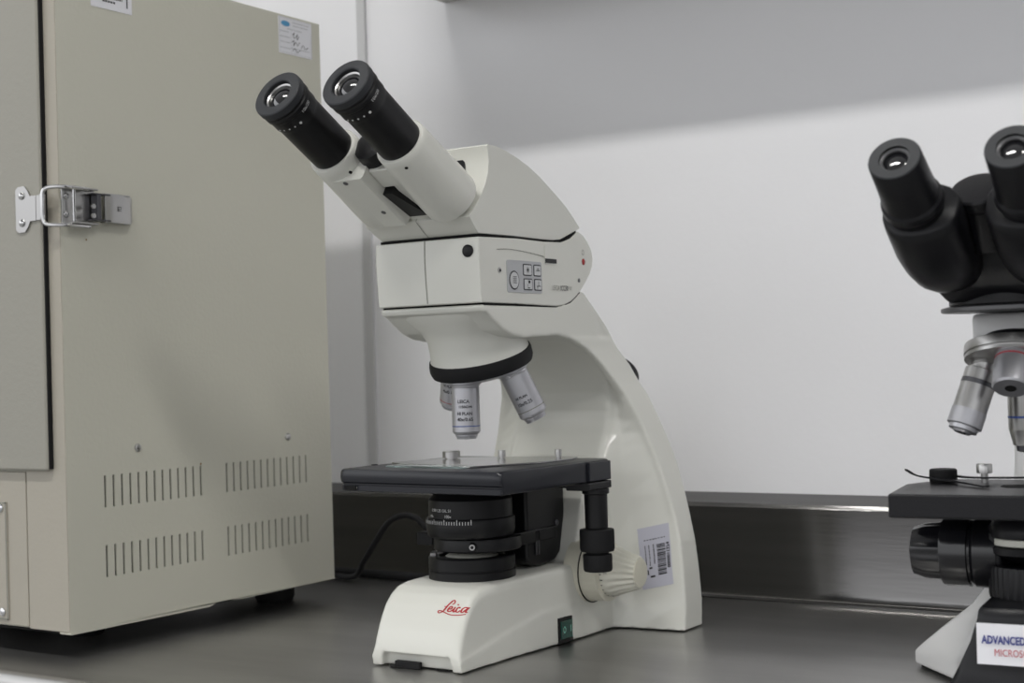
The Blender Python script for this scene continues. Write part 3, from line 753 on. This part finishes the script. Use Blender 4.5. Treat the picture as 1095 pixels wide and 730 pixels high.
    o3 = objective(-xh, .0330, .0112, .0090, 'red', [('HI PLAN', .0028, .012, .4), ('4x/0.10', .0034, .0170, .4)], 'short objective half hidden behind the vertical one')

    # ---- stage
    stg = empty('stage', (.0013, .0735, 0), rad(-2.8), r)
    w, d0, d1, zt, zb_ = .0768, -.0670, .0765, .1446, .1275
    b = new()
    prof = [(d0+.0030, zt), (d0+.0012, zt-.0006), (d0, zt-.0030), (d0-.0004, zt-.0065), (d0+.0004, zt-.0100), (d0+.0024, zt-.0112), (d0+.0024, zt-.0122), (d0+.0012, zt-.0126), (d0+.0012, zb_+.0006), (d0+.0024, zb_), (d1, zb_), (d1, zt-.001), (d1-.001, zt)]
    rings = []
    for x, ins in ((-w, .0022), (-w+.0006, .0012), (-w+.0022, .0003), (-w+.005, 0), (w-.005, 0), (w-.0022, .0003), (w-.0006, .0012), (w, .0022)):
        rings.append([(x, y+ins if y < 0 else y-ins*.3, z+(ins*.45 if z < .13 else -ins*.45 if z > .143 else 0)) for y, z in prof])
    loft(b, rings); sg = link('stage_plate', b, 'stage', stg, angle=40)
    b = new(); box(b, .036, w+.0042, d1-.022, d1-.0035, zb_-.0052, zb_+.0005); link('slide_carrier_rail', b, 'black', stg, bev=.0006)
    b = new(); box(b, w-.001, w+.0025, .045, d1-.001, zb_+.001, zt-.0015); link('side_rail', b, 'stage', stg, bev=.0006)
    b = new(); box(b, -.0715, -.0600, d0-.0006, d0+.004, zb_+.001, zb_+.0042); link('rail_slot', b, 'gap', stg, smooth=False)
    for xx in (-.0700, -.0612):
        b = new(); lathe(b, [(.0015, 0), (.0013, .0006)], frame((xx, d0+.0012, zb_+.0026), (0, -1, 0)), 12); link('rail_screw', b, 'silver', stg)
    # thin metal stage insert, specimen holder, screws
    b = new(); zz = zt+.0001
    loft(b, [[(x, y, z) for x, y in ((-.062, -.016), (-.040, .030), (.058, .046), (.066, .012), (.016, -.036), (-.030, -.030))] for z in (zz-.0002, zz+.0006)])
    b.free()
    b = new(); loft(b, [[(x, y, z) for x, y in ((-.0655, -.018), (-.050, .040), (-.010, .056), (.036, .072), (.052, .070), (.0600, .050), (.0560, .010), (.0300, -.0420), (.0230, -.045), (.0190, -.030), (-.0450, -.030))] for z in (zz, zz+.0014)])
    hp = link('specimen_holder', b, 'plate', stg, bev=.0003)
    for (x, y, rr, hh, l) in ((-.0410, .0270, .0072, .0062, 'thumb'), (-.0025, .0430, .0031, .0062, ''), (.0405, .0600, .0027, .0062, '')):
        b = new(); n_ = 48
        lathe(b, [(rr*.7, 0), (rr*.7, .0008), (rr, .0010), (rr, hh-.0005), (rr*.93, hh), (rr*.5, hh)], Matrix.Translation((x, y, zz+.0014)), n_, rib=(16, .0002, 2, 3)); link('thumb_screw', b, 'silver', stg)
    for (x, y) in ((-.068, .01), (-.073, -.03)):
        b = new(); lathe(b, [(.0026, 0), (.0024, .0007)], Matrix.Translation((x, y, zt)), 12); link('stage_pin', b, 'black', stg)
    # coaxial stage drive at the rear right
    kx, ky = .0805, .1262
    b = new(); T = Matrix.Translation((kx, ky, .0))
    lathe(b, [(.0105, .1225), (.0105, .1190), (.0090, .1182), (.0088, .0925)], T, 36); sh = link('drive_shaft', b, 'black', r)
    b = new(); lathe(b, [(.0090, .0918), (.0132, .0912), (.0135, .0895), (.0135, .0765), (.0128, .0745), (.0090, .0738), (.0085, .0722)], T, 96, rib=(48, .0004, 2, 3)); link('upper_drive_knob', b, 'blackm', sh)
    b = new(); lathe(b, [(.0085, .0725), (.0110, .0720), (.0114, .0710), (.0112, .0605), (.0104, .0590), (.0080, .0588)], T, 96, rib=(40, .0004, 2, 3)); link('lower_drive_knob', b, 'blackm', sh)
    b = new(); box(b, kx-.0150, kx+.006, ky-.020, ky+.012, .1222, .1280); link('drive_bracket', b, 'black', r, bev=.001)
    # ---- focus block between column and stage
    b = new(); loft(b, [[(x, y, z) for y, z in ((.108, .1276), (.1665, .1276), (.1665, .095), (.1640, .078), (.1590, .0680), (.1500, .0620), (.1300, .0600), (.1180, .0615), (.1080, .0660))] for x in (-.028, .028)])
    fb = link('focus_block', b, 'black', r, bev=.003, seg=3)
    b = new(); lathe(b, [(.0026, -.0005), (.0026, .0006), (.002, .0010)], frame((.028, .1526, .0916), (1, 0, 0)), 16); link('block_screw', b, 'objd', fb)
    b = new(); box(b, .0285, .0300, .1180, .1200, .0700, .0900); box(b, .0285, .0300, .1215, .1235, .0700, .0900); link('rack_edge', b, 'objd', fb, bev=.0003)
    # ---- condenser
    T = Matrix.Translation((0, .072, 0))
    b = new(); lathe(b, [(0.0258, .1272), (0.0292, .1215), (0.0323, .1185), (0.0325, .1165), (0.0325, .1050), (0.0337, .1045), (0.0344, .1035), (0.0344, .0960), (0.0335, .0915), (0.0323, .0900), (0.0258, .0895)], T, 144, rib=(72, .0003, 6, 7)); cd = link('condenser', b, 'black', r)
    b = new()
    cdir = math.atan2(-.86, .50)          # towards the viewer side
    def ctext(s, sz, h, a0, R, al='LEFT', bold=0.): merge(b, text_bm(s, sz, align=al, bold=bold), lambda c: T @ Vector((R*math.cos(a0+c.x/R), R*math.sin(a0+c.x/R), h+c.y)))
    ctext('0.90/1.25 OIL S1', .0031, .1105, rad(-118), .0329)
    ctext('40x', .0030, .1062, rad(-120), .0337); ctext('100x', .0032, .1062, rad(-92), .0337)
    for k in range(26):
        a = rad(-145+k*3.6); h0, h1 = .1010, (.1050 if k % 5 == 0 else .1035)
        b.faces.new([b.verts.new(T @ Vector((.03460*math.cos(a+s), .03460*math.sin(a+s), h))) for s, h in ((-.008, h0), (.008, h0), (.008, h1), (-.008, h1))])
    link('condenser_scale', b, 'wprint', cd, smooth=False)
    b = new(); lathe(b, [(0.0296, .0895), (0.0335, .0890), (0.0341, .0875), (0.0341, .0805), (0.0331, .0795), (0.0278, .0790)], Matrix.Translation((.0030, .076, .0)), 64); link('condenser_carrier', b, 'black', cd)
    b = new(); box(b, .020, .0300, .072, .150, .0800, .0900); link('carrier_arm', b, 'black', cd, bev=.001)
    b = new(); box(b, -.0455, -.0300, .062, .080, .0815, .0915); link('aperture_lever', b, 'blackm', cd, bev=.001)
    b = new(); a = rad(-62); lathe(b, [(.0034, 0), (.0034, .0035), (.0028, .004)], frame((.0030+.0335*math.cos(a), .076+.0335*math.sin(a), .0845), (math.cos(a), math.sin(a), 0)), 20); ks = link('clamp_screw', b, 'black', cd)
    b = new(); lathe(b, [(.0022, .0040), (.0022, .0043), (.0012, .0043)], frame((.0030+.0335*math.cos(a), .076+.0335*math.sin(a), .0845), (math.cos(a), math.sin(a), 0)), 20, cap=False); link('screw_socket', b, 'silver', ks)
    # field lamp on the base
    b = new(); lathe(b, [(0.0334, .0560), (0.0335, .0570), (0.0335, .0640), (0.0327, .0645), (0.0327, .0652), (0.0335, .0657), (0.0335, .0742), (0.0323, .0752), (0.0258, .0752), (0.0249, .0730), (0.0206, .0728)], T, 96, rib=(48, .0002, 5, 6)); fl = link('field_lamp', b, 'black', r)
    b = new(); lathe(b, [(0.0206, .0745), (0.0172, .0765), (0.0086, .0780), (0.0009, .0785)], T, 40); link('lamp_lens', b, 'condlens', fl)
    for k, a in enumerate((-158, -150, -141)):
        b = new(); box(b, .0278, .0322, -.0022, .0022, .0748, .0775, T @ Matrix.Rotation(rad(a), 4, 'Z')); link('light_vane', b, 'silver' if k != 1 else 'blackm', fl, bev=.0004)
    # rear lamp cover seen past the arm
    b = new(); lathe(b, [(.0150, -.010), (.0190, .0), (.0190, .0078), (.0178, .0088)], frame((.0330, .2485, .2060), (0, .80, .60)), 48); lc = link('rear_cover', b, 'black', r)
    return r
white_microscope()
# glass slide lying on the stage
b = new(); T = Matrix.Translation((OX-.010, OY+.038, .14475)) @ Matrix.Rotation(rad(-2.8), 4, 'Z'); box(b, -.038, .038, -.0100, .0140, 0, .0011, T)
o = link('microscope_slide', b, 'glass', smooth=False); tag(o, 'clear glass slide lying on the black stage under the vertical objective', 'slide')
# cable
pts = [(-.700, 1.128, .075), (-.780, 1.145, .068), (-.8519+.02, 1.15, .062), (-.8652, 1.15, .0732), (-.8825, 1.15, .0742), (-.9003, 1.15, .0662), (-.9188, 1.152, .0462), (-.9375, 1.156, .0255), (-.9640, 1.172, .0070), (-1.02, 1.19, .0034), (-1.12, 1.19, .0034), (-1.3, 1.18, .0034)]
pts = [(-.66, 1.117, .040), (-.72, 1.130, .045), (-.80, 1.147, .0400), (-.842, 1.15, .0560), (-.8652, 1.15, .0722), (-.8825, 1.15, .0742), (-.9003, 1.15, .0662), (-.9188, 1.152, .0462), (-.9375, 1.156, .0255), (-.9640, 1.172, .0070), (-1.02, 1.19, .0034), (-1.12, 1.19, .0034), (-1.3, 1.18, .0034)]
b = new(); tube(b, spline(pts, 8), .0030, 12); o = link('power_cable', b, 'blackm'); tag(o, 'thin black cable looping up behind the white microscope', 'cable')
b = new(); tube(b, spline([(-1.35, 1.205, .0050), (-1.05, 1.207, .0050), (-.95, 1.205, .0050), (-.86, 1.202, .0050), (-.76, 1.206, .0050), (-.68, 1.200, .0050)], 8), .0048, 12)
o = link('mains_cable', b, 'blackm'); tag(o, 'thicker black cable lying along the foot of the backsplash', 'cable')

# ------------------------------------------------------------------ black microscope at right
def black_microscope():
    r = empty('microscope', (-.2247, .9225, 0), rad(5)); tag(r, 'black headed microscope with pale grey base cut off at the right edge', 'microscope')
    # pale body: base flare, column, arm
    b = new()
    rings = []
    for z, xf, yf, xr, yr0, yr1 in ((.003, .0610, .052, .0945, .0950, .150), (.0125, .0605, .051, .0940, .0925, .150), (.020, .0560, .046, .0860, .0850, .150), (.030, .0500, .043, .0740, .076, .148), (.042, .0420, .042, .0590, .066, .146), (.054, .0360, .042, .0460, .056, .142), (.070, .0300, .044, .0340, .050, .138), (.095, .0220, .046, .0240, .050, .134), (.125, .0175, .056, .0190, .060, .130), (.15, .0165, .060, .0180, .064, .130), (.19, .0165, .066, .0190, .070, .125)):
        half = [(0, yf-.004), (xf-.004, yf-.002), (xf, yf), (xr, yr0), (xr, yr1-.006), (xr-.006, yr1), (0, yr1)]
        rings.append([(x, y, z) for x, y in sym(half)])
    loft(b, rings)
    prism(b, [(-.022, .2425), (-.022, .2230), (.010, .2230), (.030, .2220), (.048, .2150), (.058, .200), (.115, .200), (.112, .215), (.090, .235), (.060, .2425)], -.0265, .0265)
    prism(b, [(.040, .222), (.052, .21), (.058, .195), (.062, .16), (.125, .16), (.123, .19), (.112, .215), (.1, .222)], -.0180, .0180)
    o = link('stand', b, 'scopewhite', r)
    rm = o.modifiers.new('fuse', 'REMESH'); rm.mode = 'VOXEL'; rm.voxel_size = .0018
    smm = o.modifiers.new('soften', 'SMOOTH'); smm.factor = .5; smm.iterations = 5
    bpy.context.view_layer.update(); dg = bpy.context.evaluated_depsgraph_get(); me = bpy.data.meshes.new_from_object(o.evaluated_get(dg)); o.modifiers.clear(); o.data = me
    for p in me.polygons: p.use_smooth = True
    for fx, fy in ((-.082, .105), (.082, .105), (-.040, -.045), (.040, -.045)):
        b = new(); lathe(b, [(.010, 0), (.010, .0032)], Matrix.Translation((fx, fy, 0)), 20); link('foot', b, 'rubberfoot', r)
    # black front cover with label
    b = new(); rings = []
    for z, x, yf in ((.002, .0520, -.0690), (.012, .0500, -.0680), (.020, .0440, -.0650), (.027, .0380, -.0620), (.036, .0335, -.0610), (.050, .0270, -.0600), (.0635, .0228, -.0590), (.0680, .0222, -.0580), (.0700, .0210, -.0560)):
        half = [(0, yf), (x-.004, yf), (x, yf+.003), (x+.001, .046), (0, .046)]
        rings.append([(a, y, z) for a, y in sym(half)])
    loft(b, rings); fc = link('lamp_housing', b, 'scopeblack', r, angle=40)
    b = new(); slab(b, (-.0222, -.0628, .0385), (1, 0, 0), (0, .03, 1), 0, .0475, 0, .0235, -.001, .0006); lb = link('name_label', b, 'paper2', fc, smooth=False)
    b = new(); flat_text(b, 'ADVANCED', .0064, (-.0192, -.0637, .0508), (1, 0, 0), (0, .03, 1), off=.0004, bold=.00022, xs=.70); link('label_text', b, 'navy', lb, smooth=False)
    b = new(); flat_text(b, 'MICROSCOPE', .0058, (-.0125, -.0638, .0438), (1, 0, 0), (0, .03, 1), off=.0004, xs=.76); link('label_text', b, 'redink', lb, smooth=False)
    # ribbed field lamp
    T = Matrix.Translation((0, -.002, 0))
    b = new(); lathe(b, [(.0245, .0690), (.0250, .0710), (.0250, .0870), (.0240, .0885), (.0200, .0890), (.0190, .0870)], T, 144, rib=(36, .0010, 1, 2)); fl = link('field_lamp', b, 'scopeblack', r)
    # condenser with frosted lens
    b = new(); lathe(b, [(.0080, .0900), (.0170, .0930), (.0235, .0960), (.0240, .1000), (.0200, .1010)], T, 48); cd = link('condenser', b, 'scopeblack', r)
    b = new(); lathe(b, [(.0215, .1010), (.0225, .1015), (.0225, .1052), (.0215, .1058)], T, 48); link('filter_disc', b, 'condlens', cd)
    b = new(); lathe(b, [(.0238, .1060), (.0240, .1065), (.0240, .1120), (.0200, .1180)], T, 48); link('condenser_mount', b, 'scopeblack', cd)
    b = new(); box(b, -.012, .012, .015, .062, .092, .112); link('condenser_bracket', b, 'scopeblack', cd, bev=.002)
    # stage
    zt, zb = .1360, .1215
    b = new(); prism(b, [(-.0715, -.061), (.0715, -.061), (.0765, .008), (.058, .050), (-.058, .050), (-.0765, .008)], zb, zt, 'z'); sg = link('stage_plate', b, 'scopeblack', r, bev=.0014, seg=3)
    b = new(); box(b, -.0722, .0722, .0602, .0640, zb+.002, zt-.001)
    b.free()
    b = new(); prism(b, [(-.012, -.010), (.012, -.010), (.016, -.004), (.016, .006), (.0, .012), (-.016, .006), (-.016, -.004)], zt, zt+.0003, 'z'); link('stage_opening', b, 'gap', sg, smooth=False)
    b = new(); lathe(b, [(.0083, 0), (.0087, .0006), (.0087, .0078), (.0080, .0086)], Matrix.Translation((-.0560, .024, zt)), 40); kb = link('clip_knob', b, 'blackm', sg)
    for pts, in (([(-.0760, .008, .0085), (-.0700, .012, .0045), (-.058, .016, .0022), (-.040, .002, .0016), (-.022, -.018, .0008)],), ([(-.052, .030, .0035), (-.040, .026, .0025), (-.020, .020, .0030), (.010, .018, .0036), (.045, .016, .0038)],)):
        b = new(); P = spline([Vector((x, y, zt+z)) for x, y, z in pts], 5)
        rings = []
        for i, p in enumerate(P):
            t = (P[min(i+1, len(P)-1)]-P[max(i-1, 0)]).normalized(); s = Vector((-t.y, t.x, 0)).normalized()*.0022
            rings.append([p+s, p-s, p-s+Vector((0, 0, .0011)), p+s+Vector((0, 0, .0011))])
        loft(b, rings); link('stage_clip', b, 'scopeblack', sg, smooth=False)
    b = new(); lathe(b, [(.0022, 0), (.0022, .0060), (.0048, .0062), (.0050, .0070), (.0050, .0115), (.0044, .0122)], Matrix.Translation((-.0300, .023, zt)), 48, rib=(18, .0004, 3, 4)); link('stage_screw', b, 'silver', sg)
    # focus knob + bracket
    T = frame((-.0225, .0060, .0940), (-1, 0, 0))
    b = new(); lathe(b, [(.0215, -.004), (.0220, -.002), (.0220, .0100), (.0200, .0120), (.0200, .0135), (.0215, .0140), (.0215, .0290), (.0205, .0305), (.0180, .0312)], T, 96, rib=(16, .0005, 6, 6)); ck = link('coarse_focus_knob', b, 'bakelite', r, angle=40)
    b = new(); lathe(b, [(.0178, .0305), (.0182, .0320), (.0175, .0420), (.0150, .0490), (.0080, .0510)], T, 96, rib=(14, .0008, 1, 2)); link('fine_focus_knob', b, 'bakelite', ck, angle=40)
    b = new(); loft(b, [[(x, y, z) for y, z in ((-.014, .110), (.045, .120), (.045, .078), (.020, .074), (-.004, .078), (-.014, .088))] for x in (-.0230, -.0150)]); link('focus_bracket', b, 'scopeblack', r, bev=.003)
    b = new(); box(b, -.022, .022, .026, .066, .085, .1205); link('stage_carrier', b, 'scopeblack', r, bev=.003)
    # nosepiece
    al = rad(16.5); nrm = Vector((0, -math.sin(al), -math.cos(al))); vh = Vector((0, math.cos(al), -math.sin(al))); C = Vector((0, -.0195, .2165))
    T = frame(C, nrm)
    b = new(); lathe(b, [(.0240, -.006), (.0315, -.0052), (.0318, -.0045), (.0318, .0005), (.0308, .0008), (.0306, .0014), (.0314, .0018), (.0314, .0035), (.0260, .0055), (.0100, .0065)], T, 72); npz = link('nosepiece', b, 'silver', r, angle=30)
    b = new(); lathe(b, [(.0200, -.011), (.0240, -.0055)], T, 40); link('turret_mount', b, 'black', npz)
    rho = .0195
    def obj(rv, L, R, segs, label, hole=False):
        rv = Vector(rv); base = C+nrm*.0045+rv*rho; d = (nrm*math.cos(al)+rv*math.sin(al)).normalized(); T = frame(base, d)
        b = new(); lathe(b, [(R*.80, -.004)]+[(R*a, L*c) for a, c in segs], T, 48); o = link('objective', b, 'silver', npz if False else r, angle=30); o['label'] = label
        return o, T
    o1, T1 = obj((-1, 0, 0), .0440, .0102, [(.80, .0), (.80, .10), (1.0, .12), (1.0, .27), (.97, .28), (.97, .31), (1., .32), (1., .70)], 'chrome objective tilted down to the left')
    b = new(); lathe(b, [(.0105, .0308), (.0105, .0405), (.0095, .0410), (.0088, .0412), (.0085, .0435), (.0060, .0437), (.0050, .0450)], T1, 48); t = link('objective_tip', b, 'objm', o1, angle=30)
    b = new(); lathe(b, [(.0046, .0444), (.0020, .0453)], T1, 20); link('front_lens', b, 'lens', t)
    b = new(); lathe(b, [(.0103, .0120), (.0103, .0150)], T1, 48, cap=False); link('dark_band', b, 'objd', o1)
    o2, T2 = obj(-vh, .0240, .0106, [(.82, .0), (.95, .10), (.95, .22), (1., .26), (1., .95), (.93, 1.)], 'short low power objective pointing at the viewer')
    o2.data.materials[0] = M['objm']
    b = new(); lathe(b, [(.0034, .0238), (.0032, .0243)], T2, 24); link('front_lens', b, 'gap', o2)
    b = new(); lathe(b, [(.0103, .0042), (.0103, .0052)], T2, 48, cap=False); link('colour_band', b, 'redink', o2)
    o3, T3 = obj(vh, .0500, .0102, [(.80, .0), (.80, .10), (1.0, .12), (1.0, .70), (.97, .72), (.80, .86), (.78, .90), (.62, .91)], 'vertical objective with a blue band')
    b = new(); lathe(b, [(.0062, .0453), (.0058, .0485), (.0035, .0493)], T3, 32); link('objective_tip', b, 'objd', o3)
    b = new(); lathe(b, [(.01035, .0270), (.01035, .0284)], T3, 48, cap=False); link('colour_band', b, 'blue', o3)
    # ---- binocular head (turned slightly)
    HM = Matrix.Rotation(rad(-3.4), 4, 'Z')
    b = new(); lathe(b, [(.0440, .2435), (.0450, .2440), (.0450, .2462), (.0400, .2475)], HM @ Matrix.Translation((0, -.012, 0)), 56); link('head_mount', b, 'mount', r)
    b = new(); lathe(b, [(.0380, .2470), (.0400, .2480), (.0400, .2540), (.0380, .2560)], HM @ Matrix.Translation((0, -.012, 0)), 56); link('head_collar', b, 'scopeblack', r)
    inc = rad(33); ax = Vector((0, -math.cos(inc), math.sin(inc))); dn = Vector((0, -math.sin(inc), -math.cos(inc)))
    eye = Vector((0, -.1530, .3245)); hw = .0307
    def axp(x, t): return Vector((x, 0, 0))+eye-ax*t
    for s in (-1, 1):
        x = s*hw
        T = HM @ frame(axp(x, 0), -ax)
        b = new(); lathe(b, [(0.0084, .003), (0.0089, .0), (0.0139, -.0002), (0.0145, .0008), (0.0151, .020), (0.0158, .0330), (0.0171, .0345), (0.0174, .0385), (0.0168, .0400), (0.0158, .0410), (0.0158, .050)], T, 56, cap=False); e = link('eyepiece', b, 'scopeblack', r, angle=30)
        b = new(); lathe(b, [(0.0084, -.0004), (0.0137, -.0006), (0.0143, .0000)], T, 48, cap=False); link('eyecup', b, 'ring', e)
        b = new(); lathe(b, [(0.0084, -.0003), (0.0083, .0012)], T, 48, cap=False); link('eyecup_bore', b, 'blackm', e)
        b = new(); lathe(b, [(0.0083, .0012), (0.0069, .0018), (0.0067, .0030)], T, 48, cap=False); link('inner_ring', b, 'mount', e)
        b = new(); lathe(b, [(.0002, .0020), (.003, .0022), (.0052, .0028), (.0068, .0038)], T, 40); link('lens', b, 'lens', e)
        # prism box: D-shaped block, tangent round the tube, swept down
        b = new(); rings = []
        for t, sc_x, dl in ((.0445, .0178, 0), (.046, .0192, 0), (.052, .0198, .0), (.075, .0202, .0), (.092, .0198, .002), (.106, .0185, .005), (.116, .0160, .008), (.122, .0120, .011)):
            R = sc_x; ring = []
            for i in range(24):
                a = 2*PI*i/24; px = R*math.cos(a); py = R*math.sin(a)
                if px*s < 0: px = -s*min(abs(px)*1.25, .0232); py = (abs(py)**.75*R**.25)*(1 if py > 0 else -1)
                ring.append(HM @ (axp(x, t)+Vector((px, 0, 0))+dn*(py-dl)))
            rings.append(ring)
        loft(b, rings); link('prism_housing', b, 'scopeblack', r, angle=50)
        b = new(); lathe(b, [(.0026, -.001), (.0026, .0008), (.0018, .0014)], HM @ frame(axp(x+s*.010, .0475)+dn*.0120, ax), 14); link('housing_screw', b, 'silver', r)
    # body under the tubes joining to the mount
    b = new(); rings = []
    for z, wx, y0, y1 in ((.2490, .036, -.046, .026), (.258, .041, -.058, .026), (.272, .043, -.064, .026), (.288, .042, -.070, .018), (.300, .034, -.076, .004)):
        rings.append([HM @ Vector((x, y, z)) for x, y in ((-wx, y0+.012), (-wx+.012, y0), (wx-.012, y0), (wx, y0+.012), (wx, y1), (-wx, y1))])
    loft(b, rings); link('head_body', b, 'scopeblack', r, bev=.004, seg=3)
    b = new(); T = HM @ frame((-.0025, -.086, .3070), (0, -.62, .78))
    lathe(b, [(.0130, -.030), (.0130, -.004), (.0150, -.002), (.0158, .0), (.0158, .0050), (.0148, .0062), (.0100, .0070), (.0010, .0072)], T, 56); link('hinge_dial', b, 'scopeblack', r)
    return r
black_microscope()

# ------------------------------------------------------------------ camera, light, view
f = 1560.; roll = math.atan(.03); pit = math.atan(25/f); yaw = rad(33); H = .22
cp, sp = math.cos(pit), math.sin(pit)
F = Vector((-math.sin(yaw)*cp, math.cos(yaw)*cp, sp)); R0 = Vector((math.cos(yaw), math.sin(yaw), 0)); U0 = R0.cross(F)
Rt = R0*math.cos(roll) + (-U0)*math.sin(roll)*-1*-1
# image right (1,0): horizontal comp cos(roll), downward comp sin(roll)
Rt = R0*math.cos(roll) - U0*math.sin(roll); Up = Rt.cross(F)
cam = bpy.data.cameras.new('camera'); co = bpy.data.objects.new('camera', cam); COL.objects.link(co)
mw = Matrix((Rt, Up, -F)).transposed().to_4x4(); mw.translation = Vector((0, 0, H)); co.matrix_world = mw
cam.sensor_width = 36; cam.lens = f/1095*36; cam.clip_start = .01
cam.dof.use_dof = True; cam.dof.focus_distance = 1.04; cam.dof.aperture_fstop = 10.
sc.camera = co
w = bpy.data.worlds.new('room_light'); sc.world = w; w.use_nodes = True
bg = w.node_tree.nodes['Background']; bg.inputs[1].default_value = .95
_n = w.node_tree.nodes; _l = w.node_tree.links
_tc = _n.new('ShaderNodeTexCoord'); _sp = _n.new('ShaderNodeSeparateXYZ'); _rp = _n.new('ShaderNodeValToRGB')
_l.new(_tc.outputs['Generated'], _sp.inputs[0]); _mr = _n.new('ShaderNodeMapRange'); _mr.inputs[1].default_value = -.4; _mr.inputs[2].default_value = .6
_l.new(_sp.outputs['Z'], _mr.inputs[0]); _l.new(_mr.outputs[0], _rp.inputs['Fac']); _vm = _n.new('ShaderNodeVectorMath'); _vm.operation = 'DOT_PRODUCT'; _vm.inputs[1].default_value = (-.50, -.87, 0); _l.new(_tc.outputs['Generated'], _vm.inputs[0])
_m2 = _n.new('ShaderNodeMapRange'); _m2.inputs[1].default_value = -.6; _m2.inputs[2].default_value = 1.; _m2.inputs[3].default_value = .32; _m2.inputs[4].default_value = 1.55; _l.new(_vm.outputs['Value'], _m2.inputs[0])
_l.new(_rp.outputs['Color'], bg.inputs[0]); _l.new(_m2.outputs[0], bg.inputs[1])
_e = _rp.color_ramp.elements; _e[0].position = .25; _e[0].color = (.22, .22, .22, 1); _e[1].position = .72; _e[1].color = (.96, .98, 1., 1)
_m = _rp.color_ramp.elements.new(.42); _m.color = (.42, .42, .43, 1)
sc.view_settings.view_transform = 'Standard'; sc.view_settings.look = 'None'; sc.view_settings.gamma = 1; sc.view_settings.exposure = .46
sc.view_settings.use_curve_mapping = False
